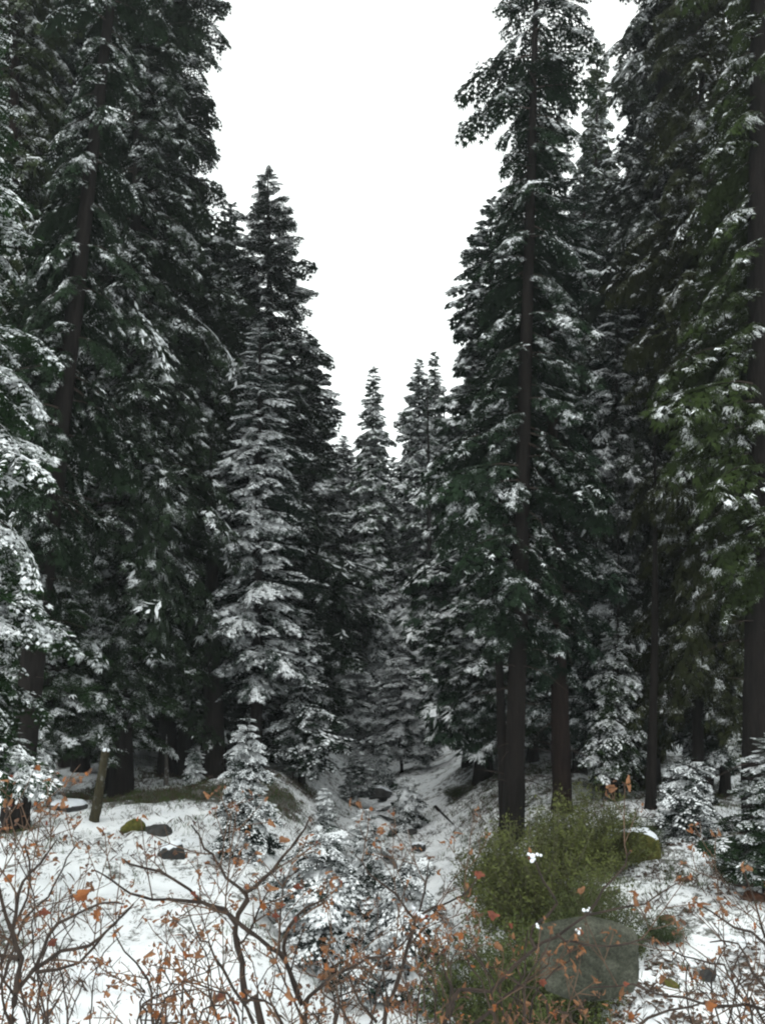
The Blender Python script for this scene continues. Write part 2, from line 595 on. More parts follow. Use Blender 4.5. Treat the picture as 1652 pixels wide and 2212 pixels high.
def dead_branches(seed, n, zmin, zmax, length):
    """thin bare limbs, in metres round the z axis"""
    rnd = random.Random(seed)
    V = []; T = []
    for _ in range(n):
        z = rnd.uniform(zmin, zmax); a = rnd.uniform(0, 6.28); L = length * rnd.uniform(0.4, 1.2)
        p = Vector((0, 0, z)); d = Vector((math.cos(a), math.sin(a), rnd.uniform(-.3, .25))).normalized()
        r = 0.022
        i0 = len(V)
        for k in range(6):
            s = d.cross(Vector((0, 0, 1))).normalized(); u = s.cross(d)
            for b in (0, 2.1, 4.2):
                V.append(p + s * math.cos(b) * r + u * math.sin(b) * r)
            p = p + d * (L / 5); d = (d + Vector((rnd.uniform(-.15, .15), rnd.uniform(-.15, .15), rnd.uniform(-.22, .08)))).normalized(); r *= 0.72
        for k in range(5):
            for b in range(3):
                q0 = i0 + k * 3 + b; q1 = i0 + k * 3 + (b + 1) % 3
                T += [(q0, q1, q1 + 3), (q0, q1 + 3, q0 + 3)]
    return mesh_np('dead_branches', [v[:] for v in V], T, (M_TWIG,))


# crown variants (mesh data is shared between trees)
TC = -math.pi / 2     # azimuth that faces the camera
K = {
    'tall_a': crown('tall_fir_crown', 11, 28, 3.0, BIG, 0.22, 0.05, 0.50, 7, 0.55, miss=0.12, sink=0.15),
    'tall_b': crown('tall_fir_crown', 12, 28, 3.0, BIG, 0.26, 0.08, 0.52, 7, 0.60, miss=0.10, sink=0.2),
    'open': crown('open_fir_crown', 13, 26, 2.3, BIG, 0.24, 0.20, 0.44, 7, 0.42, gap=(TC, 0.75, 0.85), miss=0.2, ragged=0.45, sink=0.35),
    'mid': crown('snowy_fir_crown', 14, 16, 1.9, BIG, 0.46, 0.04, 0.38, 7, 0.65, miss=0.12, shade=0.7),
    'pointed': crown('pointed_fir_crown', 24, 24, 2.8, BIG, 0.46, 0.03, 0.38, 7, 0.62, ragged=0.3, miss=0.06),
    'edge': crown('laden_fir_crown', 15, 18, 1.9, LADEN, 0.62, 0.05, 0.46, 6, 0.55, sink=0.15, shade=0.1),
    'far_a': crown('far_fir_crown', 16, 24, 2.0, FAR, 0.40, 0.05, 0.38, 8, 0.66, sink=0.3),
    'far_b': crown('far_fir_crown', 17, 24, 2.2, FAR, 0.46, 0.05, 0.38, 8, 0.62),
    'back': crown('back_fir_crown', 18, 26, 2.8, FAR, 0.16, 0.10, 0.60, 7, 0.55),
    'young': crown('young_fir_crown', 19, 8, 1.4, SAP, 0.48, 0.12, 0.30, 7, 0.75, sink=0.35),
    'sap_a': crown('sapling_crown', 20, 3.0, 0.75, SAP, 0.55, 0.06, 0.15, 8, 0.85, shade=0.0, ragged=0.25, miss=0.05, sink=0.35),
    'sap_b': crown('sapling_crown', 21, 2.0, 0.95, SAP, 0.66, 0.06, 0.15, 9, 0.72, sink=0.2, shade=0.0, ragged=0.35, miss=0.1),
}
TR = {
    'brown': trunk_mesh('trunk_brown', 1, M_BARK, stubs=1),
    'red': trunk_mesh('trunk_red', 2, M_BARKR),
    'snowy': trunk_mesh('trunk_snowy', 3, M_BARKS, flare=0.2),
    'thin': trunk_mesh('trunk_thin', 4, M_BARK, sides=8, segs=16, flare=0.3, bend=0.4),
}
DB = dead_branches(5, 26, 1.5, 9, 1.6)

GREEN_DARK = (0.011, 0.018, 0.012)
GREEN_BLUE = (0.015, 0.026, 0.019)
GREEN_MID = (0.016, 0.028, 0.013)
GREEN_OLIVE = (0.020, 0.029, 0.010)
TREES = []        # (x, y, radius) for the bare needle litter beneath


def conifer(kind, X, y, Xt, Yt, R, label, trunk='brown', rad=0.25, name='fir_tree', group=None, col=GREEN_DARK,
            rot=None, dead=False, cat='tree', lift=None, yb=None, frost=None):
    base = ground_hit(X, yb) if yb else on_ground(X, y)
    y = base.y
    top = P(Xt, Yt, y)
    ax = top - base
    H = ax.length
    root = empty(name, base)
    root.rotation_mode = 'QUATERNION'
    root.rotation_quaternion = Vector((0, 0, 1)).rotation_difference(ax.normalized())
    me, h0, r0 = K[kind]
    tr = link('trunk', TR[trunk], root)
    tr.scale = (rad, rad, H * 0.995)
    tr.location = (0, 0, -0.15)
    tr.rotation_euler = (0, 0, random.uniform(0, 6.28))
    cr = link('crown', me, root, 'stuff')
    if lift is None:
        lift = {'tall_a': 1.3, 'tall_b': 1.3, 'mid': 0.8, 'edge': 2.2, 'back': 1.0, 'far_a': 1.0, 'far_b': 1.0, 'pointed': 1.2, 'young': 0.3}.get(kind, 0)
        lift = min(lift, 0.15 * H)
    cr.location.z = lift
    cr.scale = (R / r0, R / r0, (H - lift) / h0)
    cr.rotation_euler = (0, 0, (random.uniform(0, 6.28) if rot is None else rot))
    if frost is None:
        frost = {'tall_a': 0.27, 'tall_b': 0.35, 'open': 0.34, 'back': 0.10, 'mid': 0.52, 'pointed': 0.42, 'edge': 0.72, 'far_a': 0.5,
                 'far_b': 0.5, 'frost': 0.95, 'young': 0.34, 'sap_a': 0.47, 'sap_b': 0.60}[kind]
    cr.color = (*[c * random.uniform(0.85, 1.15) for c in col], frost)
    if dead:
        d = link('dead_branches', DB, root, 'stuff')
        d.rotation_euler = (0, 0, random.uniform(0, 6.28))
    tag(root, label, cat, group)
    TREES.append((base.x, base.y, R))
    return root


# ------------------------------------------------------------------ the trees, right side
RG = 'conifers crowding the right bank'
LG = 'conifers crowding the left bank'
CG = 'conifers at the far end of the gully'
conifer('open', 1106, 24, 1166, -330, 2.5, 'tall fir with long bare dark trunk standing alone right of the gap, open drooping boughs',
        'brown', 0.275, 'tall_fir', RG, GREEN_DARK, rot=0.0, dead=True)
conifer('open', 1214, 25.5, 1176, 250, 2.0, 'reddish trunked fir just right of the lone dark trunk, leaning left',
        'red', 0.27, 'tall_fir', RG, GREEN_BLUE, dead=True, rot=0.0)
conifer('far_a', 1262, 46, 1291, 85, 2.60, 'slender spire fir whose thin top shows against sky right of the dark trunk', 'red', 0.3,
        'spire_fir', RG, GREEN_OLIVE)
conifer('far_b', 1250, 38, 1262, 330, 2.62, 'snowy fir behind the reddish trunk with its crown below the spire fir', 'red', 0.3,
        'tall_fir', RG, GREEN_BLUE)
conifer('tall_b', 1400, 29, 1440, -650, 3.1, 'huge dark fir filling the upper right, boughs hanging into the sky gap', 'brown', 0.3,
        'tall_fir', RG, GREEN_DARK)
conifer('tall_a', 1505, 26, 1520, -700, 2.6, 'olive tinged fir between the huge dark fir and the right edge trunk', 'brown', 0.16,
        'tall_fir', RG, GREEN_OLIVE)
conifer('open', 1645, 22, 1632, -700, 2.6, 'thick dark trunked fir at the right edge of the photo', 'brown', 0.44,
        'tall_fir', RG, GREEN_OLIVE, rot=0.0, dead=True)
conifer('mid', 1305, 28, 1335, 640, 1.9, 'snow laden fir right of the reddish trunk, boughs drooping over the green bushes', 'thin', 0.2,
        'snowy_fir', RG, GREEN_BLUE)
conifer('mid', 1380, 29, 1400, 900, 1.8, 'medium fir with white bough tips below the huge dark fir', 'thin', 0.18,
        'snowy_fir', RG, GREEN_MID)
conifer('mid', 1565, 27, 1580, 760, 1.9, 'medium fir with white patches near the right edge trunk', 'thin', 0.16,
        'snowy_fir', RG, GREEN_BLUE)
conifer('far_b', 1040, 33, 1062, 420, 2.75, 'snow streaked fir directly left of the lone dark trunk, its flank facing the gap', 'thin', 0.28,
        'tall_fir', RG, GREEN_BLUE)
conifer('mid', 1010, 36, 1030, 760, 1.9, 'fir with snow clotted boughs on the gap side of the right wall', 'thin', 0.2,
        'snowy_fir', RG, GREEN_BLUE)
conifer('young', 1322, 26, 1330, 1330, 1.15, 'young fir with a thin bare stem behind the green bushes', 'thin', 0.06,
        'young_fir', RG, GREEN_MID)
conifer('young', 1535, 28, 1545, 1300, 1.4, 'young fir with drooping snowy skirts left of the right edge trunk', 'thin', 0.08,
        'young_fir', RG, GREEN_BLUE)
conifer('young', 1650, 17.5, 1665, 1580, 1.1, 'green young fir cut by the right edge above the snowy slope', 'thin', 0.06,
        'young_fir', RG, GREEN_MID)
conifer('sap_b', 1490, 22, 1488, 1640, 1.42, 'snow dusted sapling standing alone among the thin trunks on the right terrace', 'thin', 0.04,
        'fir_sapling', 'snowy saplings', GREEN_BLUE, frost=0.3)

# thin bare trunks whose crowns merge above
def bare_trunk(X, y, Xt, Yt, rad, label, mat='thin', dead=False):
    base = on_ground(X, y); top = P(Xt, Yt, y); ax = top - base
    t = link('bare_tree', TR[mat])
    t.location = base - Vector((0, 0, 0.15))
    t.rotation_mode = 'QUATERNION'
    t.rotation_quaternion = Vector((0, 0, 1)).rotation_difference(ax.normalized())
    t.scale = (rad, rad, ax.length)
    tag(t, label, 'bare tree', 'bare trees under the canopy')
    TREES.append((base.x, base.y, 0.6))
    return t

bare_trunk(1404, 25, 1412, 900, 0.155, 'short thick bare trunk rising from the snowy right terrace')
bare_trunk(1524, 27, 1528, 900, 0.12, 'slim dark trunk behind the snow dusted terrace sapling')
bare_trunk(1500, 31, 1505, 900, 0.17, 'dark trunk just left of the slim one behind the terrace sapling')
bare_trunk(1092, 26, 1040, 820, 0.17, 'leaning trunk close on the left of the lone dark fir trunk')
bare_trunk(1056, 33, 1050, 900, 0.13, 'thin upright trunk behind the leaning trunk left of the lone fir')
bare_trunk(1330, 26, 1333, 1000, 0.06, 'thinnest stem standing between the green bushes and the terrace trunk')
bare_trunk(1150, 33, 1148, 900, 0.2, 'dark trunk partly hidden just right of the lone fir trunk')
bare_trunk(985, 46, 985, 850, 0.22, 'dark trunk on the snowy rise at the far right bend of the gully')
bare_trunk(960, 52, 958, 820, 0.22, 'distant dark trunk beside the bright snow path')
bare_trunk(925, 60, 922, 800, 0.25, 'farthest dark trunk showing at the end of the gap')
bare_trunk(1250, 31, 1246, 800, 0.24, 'dark trunk between the reddish trunk and the snowy fir')

# ------------------------------------------------------------------ the trees, left side
conifer('edge', -75, 15.5, -50, -60, 1.85, 'laden fir cut by the left edge, thick white bough ends all the way down', 'brown', 0.2,
        'laden_fir', LG, GREEN_MID)
conifer('open', 30, 22.5, 305, -560, 2.1, 'leaning fir with thick slanted trunk bare high in the upper left', 'brown', 0.33,
        'leaning_fir', LG, GREEN_DARK, dead=True, rot=0.8)
conifer('tall_b', 262, 27, 320, -480, 2.9, 'massive dark fir whose ragged right side edges the sky upper left', 'brown', 0.3,
        'tall_fir', LG, GREEN_DARK)
conifer('tall_a', 362, 30, 385, -260, 3.1, 'dark fir tucked behind the massive one, hanging foliage beside the sky', 'brown', 0.28,
        'tall_fir', LG, GREEN_DARK)
conifer('tall_a', 150, 32, 170, -500, 2.8, 'dark fir behind the slanted trunk with sky glinting through its top', 'brown', 0.3,
        'tall_fir', LG, GREEN_DARK)
conifer('tall_b', -20, 27, 60, -600, 2.8, 'brownish dark fir in the top left corner behind the laden edge fir', 'red', 0.3,
        'tall_fir', LG, GREEN_OLIVE)
conifer('tall_a', 95, 36, 120, -520, 3.0, 'tall dim fir between the corner fir and the slanted trunk', 'brown', 0.4,
        'tall_fir', LG, GREEN_DARK)
conifer('mid', 235, 27.5, 262, 560, 2.4, 'dark green fir with snow tipped boughs left of the two thick dark trunks', 'thin', 0.2,
        'snowy_fir', LG, GREEN_MID)
conifer('mid', 110, 26, 125, 640, 2.1, 'fir with white shelves of snow between the left edge and the dark trunks', 'thin', 0.16,
        'snowy_fir', LG, GREEN_MID)
conifer('far_b', 470, 38, 500, 430, 2.6, 'pale snowy fir with its spire between the massive fir and the tall pointed fir', 'brown', 0.45,
        'tall_fir', LG, GREEN_BLUE)
conifer('pointed', 600, 35, 578, 362, 3.5, 'tall pointed fir whose spire stands highest against the sky left of the gap', 'brown', 0.4,
        'pointed_fir', LG, GREEN_DARK, frost=0.2)
conifer('mid', 553, 29, 562, 690, 2.1, 'blue green snow dusted fir in front of the tall pointed fir', 'brown', 0.22,
        'snowy_fir', LG, GREEN_BLUE, frost=0.86, lift=2.2)
conifer('far_b', 672, 44, 668, 720, 2.7, 'dark fir right behind the tall pointed fir at the edge of the gap', 'brown', 0.3,
        'tall_fir', LG, GREEN_DARK)
conifer('young', 650, 30, 655, 1330, 1.80, 'dark skirted young fir under the tall pointed fir', 'thin', 0.1,
        'young_fir', LG, GREEN_DARK)
bare_trunk(402, 30, 412, 950, 0.30, 'dark massive trunk on the left bank, left one of a pair', 'brown')
bare_trunk(462, 29, 456, 950, 0.40, 'dark massive trunk on the left bank, right one of a pair', 'brown')
bare_trunk(370, 33, 376, 700, 0.2, 'dark trunk in the shade left of the massive pair')
bare_trunk(175, 30, 180, 900, 0.3, 'dark trunk in the deep shade behind the broken snag', 'brown')
bare_trunk(560, 33, 560, 900, 0.24, 'dark trunk in shade behind the snow covered sapling')
bare_trunk(360, 28, 361, 1575, 0.09, 'short pale trunk plastered with snow left of the tiny sapling', 'snowy')
bare_trunk(634, 30, 634, 1600, 0.10, 'short pale trunk plastered with snow at the green bank edge', 'snowy')
bare_trunk(655, 31, 656, 1500, 0.07, 'short dark stem beside the snow plastered trunk at the bank edge')

# ------------------------------------------------------------------ far end of the gully
conifer('far_a', 800, 66, 806, 788, 2.60, 'narrow pointed fir standing alone in the middle of the sky gap', 'brown', 0.3, 'far_fir', CG, GREEN_MID)
conifer('far_b', 903, 68, 905, 768, 2.88, 'pointed fir right of the lone far spire, taller of two close tops', 'brown', 0.3, 'far_fir', CG, GREEN_MID)
conifer('far_a', 945, 72, 938, 758, 2.60, 'pointed fir touching the right wall of the gap beside its twin', 'brown', 0.3, 'far_fir', CG, GREEN_MID)
conifer('far_b', 742, 70, 742, 935, 2.75, 'pale fir top peeking low at the left side of the gap', 'brown', 0.3, 'far_fir', CG, GREEN_BLUE)
conifer('far_a', 845, 80, 845, 985, 3.38, 'lowest fir top at the bottom of the sky gap', 'brown', 0.3, 'far_fir', CG, GREEN_BLUE)
conifer('far_b', 775, 84, 772, 985, 3.25, 'dim fir left behind the lone far spire', 'brown', 0.3, 'far_fir', CG, GREEN_BLUE)
conifer('young', 790, 46, 783, 1185, 2.3, 'narrow heavily snowed fir left of centre at the far end of the snow path', 'thin', 0.15, 'snowy_fir', CG, GREEN_BLUE, frost=0.8)
conifer('young', 856, 48, 852, 1225, 2.0, 'narrow heavily snowed fir right of its taller snowed neighbour in the centre', 'thin', 0.15, 'snowy_fir', CG, GREEN_BLUE, frost=0.8)
conifer('young', 868, 41, 862, 1408, 2.0, 'shorter snowy fir with star like boughs in the very centre', 'thin', 0.08, 'young_fir', CG, GREEN_BLUE, frost=0.8)
conifer('young', 932, 55, 934, 1370, 2.4, 'snowy fir clump right of the star boughed fir', 'thin', 0.1, 'young_fir', CG, GREEN_BLUE, frost=0.8)
conifer('young', 745, 42, 750, 1390, 1.9, 'snow streaked young fir at the foot of the left wall', 'thin', 0.08, 'young_fir', CG, GREEN_BLUE, frost=0.8)
SG = 'snowy saplings'
conifer('sap_a', 930, 44, 933, 1545, 0.8, 'small snowy sapling beside the bright path bend', 'thin', 0.03, 'fir_sapling', SG, GREEN_BLUE, yb=1640)
conifer('young', 772, 31, 770, 1620, 1.0, 'bushy sapling on the gully floor beneath the far snowy firs', 'thin', 0.05, 'fir_sapling', SG, GREEN_BLUE, yb=1745)
conifer('sap_a', 826, 35, 826, 1585, 0.9, 'round snowy sapling on the gully floor right of the bushy one', 'thin', 0.04, 'fir_sapling', SG, GREEN_BLUE, yb=1705)
conifer('sap_b', 882, 26, 880, 1680, 1.0, 'low spreading snowy sapling above the bright green clump', 'thin', 0.03, 'fir_sapling', SG, GREEN_BLUE, yb=1790)
conifer('sap_a', 702, 24, 700, 1700, 0.75, 'snowy sapling leaning out from the left bank below the grass edge', 'thin', 0.04, 'fir_sapling', SG, GREEN_BLUE, yb=1830)
conifer('sap_a', 790, 19.5, 790, 1745, 0.95, 'slim pale sapling standing mid gully before the creek', 'thin', 0.03, 'fir_sapling', SG, GREEN_BLUE, yb=1900)
conifer('sap_a', 522, 19, 536, 1545, 1.15, 'snow covered pointed sapling standing clear on the left bank', 'thin', 0.05, 'fir_sapling', SG, GREEN_BLUE, yb=1835)
conifer('sap_a', 420, 26, 420, 1610, 0.6, 'tiny snowy sapling before the massive pair of trunks', 'thin', 0.03, 'fir_sapling', SG, GREEN_BLUE, yb=1692)
conifer('sap_b', 690, 12.5, 684, 1795, 1.65, 'large drooping snow loaded sapling behind the bare shrub left of centre', 'thin', 0.04, 'fir_sapling', SG, GREEN_BLUE, yb=2075)
conifer('sap_b', 885, 11, 880, 1855, 1.35, 'snow loaded sapling in the lower centre behind the forked bare shrub', 'thin', 0.04, 'fir_sapling', SG, GREEN_BLUE, yb=2170)
conifer('sap_b', 955, 10, 950, 1960, 0.8, 'low snowy sapling at the left foot of the green thicket', 'thin', 0.03, 'fir_sapling', SG, GREEN_MID, yb=2150)
conifer('sap_b', 765, 10, 770, 1990, 0.7, 'low snowy sapling right below the large drooping one', 'thin', 0.03, 'fir_sapling', SG, GREEN_BLUE, yb=2160)
conifer('sap_b', 800, 15.5, 800, 1800, 0.95, 'snowy sapling between the two large drooping ones', 'thin', 0.04, 'fir_sapling', SG, GREEN_BLUE, yb=2010)
conifer('sap_b', 100, 17.5, 90, 1600, 0.9, 'green sapling with white clumps below the laden left edge fir', 'thin', 0.04, 'fir_sapling', SG, GREEN_MID, yb=1745)

# dim trees farther back that close the forest
def skyline(X):
    return float(np.interp(X, [-400, 330, 400, 480, 500, 545, 578, 640, 700, 745, 775, 850, 950, 1000, 1100, 1220, 1260, 1320, 1345, 1500, 1560, 1640, 1690, 2100],
                           [-700, -600, 150, 480, 640, 620, 560, 700, 850, 1010, 1060, 1060, 900, 700, 560, 520, 420, 300, -500, -300, 220, 220, -500, -700]))

MARKS = [(-20, 'laden fir at the left edge'), (60, 'leaning fir with the slanted trunk'), (150, 'broken snag'), (250, 'massive dark fir'),
         (330, 'dark rocks of the left bank'), (430, 'massive pair of trunks'), (540, 'clear sapling of the left bank'), (640, 'tall pointed fir'),
         (740, 'left end of the sky gap'), (850, 'far firs in the gap'), (980, 'snow path bend'), (1080, 'lone dark trunk'), (1200, 'reddish trunk'),
         (1300, 'green thicket'), (1400, 'bare terrace trunk'), (1490, 'dusted terrace sapling'), (1600, 'right edge trunk'), (1720, 'trees cut by the right edge')]


def landmark(X):
    return min(MARKS, key=lambda m: abs(m[0] - X))[1]


placed = []
forest = []
rb = random.Random(99)
nback = 0
for _ in range(4000):
    if nback >= 74:
        break
    y = rb.uniform(32, 78)
    X = rb.uniform(-150, 1800)
    if y < 50 and 690 < X < 1010:
        continue
    if y < 66 and 860 < X < 975:
        continue
    b = on_ground(X, y)
    if abs(b.x - float(gully_x(y))) < 4.2:
        continue
    if any((b.x - q[0]) ** 2 + (b.y - q[1]) ** 2 < 5.0 for q in placed):
        continue
    Yt = skyline(X) + rb.uniform(10, 160)
    top = P(X, Yt, y)
    h = top.z - b.z
    cap = rb.uniform(22, 33)
    if h > cap:
        Yt = project((b.x, y, b.z + cap))[1]
    if h < 4:
        continue
    placed.append((b.x, b.y)); nback += 1
    side = 'left' if b.x < float(gully_x(y)) else 'right'
    kd = 'back' if rb.random() < 0.72 else 'far_a'
    forest.append(conifer(kd, X, y, X + rb.uniform(-14, 14), Yt, rb.uniform(2.2, 3.3),
            'dim forest fir %s behind the %s' % ('close' if y < 48 else ('deeper' if y < 63 else 'farthest back'), landmark(X)),
            'brown', rb.uniform(0.2, 0.38), 'forest_fir', 'dim forest firs, %s side' % side, GREEN_DARK))

# where several of these share a place, say which one, read from left to right
same = {}
for t in forest:
    same.setdefault(t['label'], []).append(t)
for lab, ts in same.items():
    if len(ts) > 1:
        ts.sort(key=lambda t: project(t.location)[0])
        words = {2: ('left one', 'right one'), 3: ('left one', 'middle one', 'right one'), 4: ('leftmost', 'second from left', 'second from right', 'rightmost')}.get(len(ts))
        for k, t in enumerate(ts):
            if words:
                t['label'] = lab + ', ' + words[k]

# ------------------------------------------------------------------ ground
def axis(parts):
    v = [parts[0][0]]
    for a, b, s in parts:
        n = max(1, int(round((b - a) / s)))
        v += [a + (b - a) * (k + 1) / n for k in range(n)]
    return np.array(v)

gx = axis([(-150, -60, 12), (-60, -16, 1.2), (-16, 18, 0.14), (18, 60, 1.2), (60, 150, 12)])
gy = axis([(-40, 0, 2), (0, 7, 0.35), (7, 32, 0.14), (32, 60, 0.35), (60, 100, 1.2), (100, 200, 10)])
GX, GY = np.meshgrid(gx, gy)
GZ = terrain(GX, GY)
GZ = GZ + (0.16 * fbm(GX * 1.9, GY * 1.9, 40, 3) + 0.08 * fbm(GX * 6, GY * 6, 44, 2)) * sstep(6, 12, GY)
nx, ny = len(gx), len(gy)
V = np.stack([GX.ravel(), GY.ravel(), GZ.ravel()], 1)
idx = np.arange(nx * ny).reshape(ny, nx)
Q = np.stack([idx[:-1, :-1].ravel(), idx[:-1, 1:].ravel(), idx[1:, 1:].ravel(), idx[1:, :-1].ravel()], 1)
# needle litter and grass where crowns kept the snow off
def litter(x, y):
    L = np.zeros_like(x)
    for tx, ty, r in TREES:
        rr = max(0.45, 0.55 * r)
        L = np.maximum(L, 0.6 * np.exp(-((x - tx) ** 2 + (y - ty) ** 2) / (rr * rr)) * min(1, r / 1.6))
    d = x - gully_x(y)
    # steep right bank is streaked with litter, the left bank edge is grassy
    L = np.maximum(L, 0.18 * (1 - sstep(-2.5, -1, d)) * sstep(13, 17, y))
    L = np.maximum(L, 0.36 * sstep(1.2, 2.6, d) * (1 - sstep(5.5, 8, d)) * sstep(15, 20, y) * (1 - sstep(34, 40, y)))
    L = np.maximum(L, 0.22 * sstep(20, 25, y) * (1 - sstep(3, 5, np.abs(d))))
    L = np.maximum(L, 0.95 * np.exp(-((y - 26.0) / 1.5) ** 2) * sstep(-12, -9, d) * (1 - sstep(-3.2, -2.2, d)))
    L = np.maximum(L, 0.30 * sstep(2.5, 4.5, d) * sstep(11.5, 15, y))
    return L

LT = litter(GX, GY)
LT = np.clip(0.72 * LT + (0.55 * fbm(GX * 1.1, GY * 1.1, 60, 5) + 0.19) * sstep(9, 15, GY) , 0, 1)
me = mesh_np('ground', V, None, (), None, Q, True)
at = me.attributes.new('litter', 'FLOAT', 'POINT')
at.data.foreach_set('value', LT.ravel().astype(np.float32))

M_GROUND, n, b = new_mat('snowy_ground')
ga = nd(n, 'ShaderNodeAttribute', attribute_name='litter')
g = nd(n, 'ShaderNodeNewGeometry')
t1 = noise(n, 4.5, 8, 0.7, g.outputs['Position'])
t2 = noise(n, 1.1, 4, 0.6, g.outputs['Position'])
t3 = noise(n, 16, 5, 0.7, g.outputs['Position'])
t4 = noise(n, 22, 6, 0.8, g.outputs['Position'], 0.5)
s0 = nd(n, 'ShaderNodeMath', operation='MULTIPLY_ADD')      # fine specks
s0.inputs[1].default_value = 1.15; n.links.new(t4.outputs[0], s0.inputs[0]); s0.inputs[2].default_value = -0.575
s2 = nd(n, 'ShaderNodeMath', operation='MULTIPLY_ADD')      # hand sized patches
s2.inputs[1].default_value = 1.7; n.links.new(t1.outputs[0], s2.inputs[0]); s2.inputs[2].default_value = -0.85
s3 = nd(n, 'ShaderNodeMath', operation='ADD'); n.links.new(s0.outputs[0], s3.inputs[0]); n.links.new(s2.outputs[0], s3.inputs[1])
s1 = nd(n, 'ShaderNodeMath', operation='ADD')
n.links.new(ga.outputs['Fac'], s1.inputs[0]); n.links.new(s3.outputs[0], s1.inputs[1])
r1 = ramp(n, [(0.40, (0, 0, 0)), (0.58, (0.92, 0.92, 0.92))])
n.links.new(s1.outputs[0], r1.inputs[0])
dirt = ramp(n, [(0.30, (0.018, 0.014, 0.010)), (0.46, (0.050, 0.038, 0.028)), (0.55, (0.036, 0.042, 0.022)), (0.70, (0.085, 0.072, 0.055))])
n.links.new(t3.outputs[0], dirt.inputs[0])
snowc = ramp(n, [(0.3, (0.78, 0.80, 0.83)), (0.7, (0.87, 0.88, 0.89))])
n.links.new(t2.outputs[0], snowc.inputs[0])
mx = nd(n, 'ShaderNodeMixRGB')
n.links.new(r1.outputs[0], mx.inputs[0]); n.links.new(snowc.outputs[0], mx.inputs[1]); n.links.new(dirt.outputs[0], mx.inputs[2])
n.links.new(mx.outputs[0], b.inputs['Base Color'])
bp = nd(n, 'ShaderNodeBump'); bp.inputs['Strength'].default_value = 0.5; bp.inputs['Distance'].default_value = 0.06
n.links.new(t1.outputs[0], bp.inputs['Height']); n.links.new(bp.outputs[0], b.inputs['Normal'])
b.inputs['Roughness'].default_value = 0.85
me.materials.append(M_GROUND)
link('ground', me, None, 'structure')

# ------------------------------------------------------------------ thin winter mist between the trees
def haze():
    x0, x1, y0, y1, z0, z1 = -152, 152, -42, 202, -9, 62
    V = [(x, y, z) for z in (z0, z1) for y in (y0, y1) for x in (x0, x1)]
    Q = [(0, 2, 3, 1), (4, 5, 7, 6), (0, 1, 5, 4), (2, 6, 7, 3), (0, 4, 6, 2), (1, 3, 7, 5)]
    m = bpy.data.materials.new('haze'); m.use_nodes = True
    n = m.node_tree; n.nodes.clear()
    v = n.nodes.new('ShaderNodeVolumePrincipled'); o = n.nodes.new('ShaderNodeOutputMaterial')
    v.inputs['Color'].default_value = (0.92, 0.96, 1.0, 1)
    v.inputs['Density'].default_value = HAZE
    v.inputs['Anisotropy'].default_value = 0.3
    n.links.new(v.outputs[0], o.inputs['Volume'])
    link('haze', mesh_np('haze', V, None, (m,), None, Q), None, 'stuff')
HAZE = 0.0004
haze()

# ------------------------------------------------------------------ undergrowth poking through the snow
def tuft_mesh(name, spots, mat, hmin, hmax, wid, per, seed, lean=0.5):
    rnd = random.Random(seed)
    V = []; T = []
    for (x, y) in spots:
        z = gz(x, y) - 0.01
        for _ in range(per):
            a = rnd.uniform(0, 6.28); h = rnd.uniform(hmin, hmax); w = wid * rnd.uniform(.6, 1.3)
            px = x + rnd.uniform(-.1, .1); py = y + rnd.uniform(-.1, .1)
            dx, dy = math.cos(a), math.sin(a); l = lean * h * rnd.uniform(.2, 1.3)
            i = len(V)
            V += [(px - dy * w, py + dx * w, z), (px + dy * w, py - dx * w, z), (px + dx * l * .5 + dy * w * .8, py + dy * l * .5 - dx * w * .8, z + h * .7), (px + dx * l, py + dy * l, z + h)]
            T += [(i, i + 1, i + 2), (i, i + 2, i + 3)]
    return mesh_np(name, V, T, (mat,))

def scatter(n, region, dens, seed):
    r = np.random.RandomState(seed)
    out = []
    x0, x1, y0, y1 = region
    x = r.uniform(x0, x1, n * 6); y = r.uniform(y0, y1, n * 6)
    keep = r.uniform(0, 1, n * 6) < dens(x, y)
    return list(zip(x[keep][:n].tolist(), y[keep][:n].tolist()))

def litter_n(x, y):
    return np.clip(litter(x, y) * 1.1 + 0.8 * fbm(x * 0.8, y * 0.8, 60, 4), 0, 1)

sp = scatter(9000, (-9, 14, 11, 33), lambda x, y: np.clip(litter_n(x, y) * 1.3 - 0.25, 0, 1), 5)
o = link('grass', tuft_mesh('grass', sp[:5200], M_GRASS, 0.04, 0.16, 0.006, 6, 1), None, 'stuff')
o.color = (0.045, 0.065, 0.022, 1)
tag(o, 'short green grass and sprigs poking through the snow on the banks', 'grass')
o = link('dead_stalks', tuft_mesh('dead_stalks', sp[5200:], M_LITTER, 0.03, 0.14, 0.006, 4, 2, 0.9), None, 'stuff')
tag(o, 'brown dead stalks and litter scattered on the snowy banks', 'dead stalks')

sp2 = scatter(2600, (-9, 9, 11.5, 30), lambda x, y: np.clip(1.6 * fbm(x * 0.9, y * 0.9, 91, 4) + 0.12, 0, 1), 8)
o = link('twiggy_stalks', tuft_mesh('twiggy_stalks', sp2, M_LITTER, 0.04, 0.20, 0.0025, 4, 3, 1.1), None, 'stuff')
tag(o, 'thin brown weed stalks standing up through the snow of the left bank and gully', 'weed stalks')

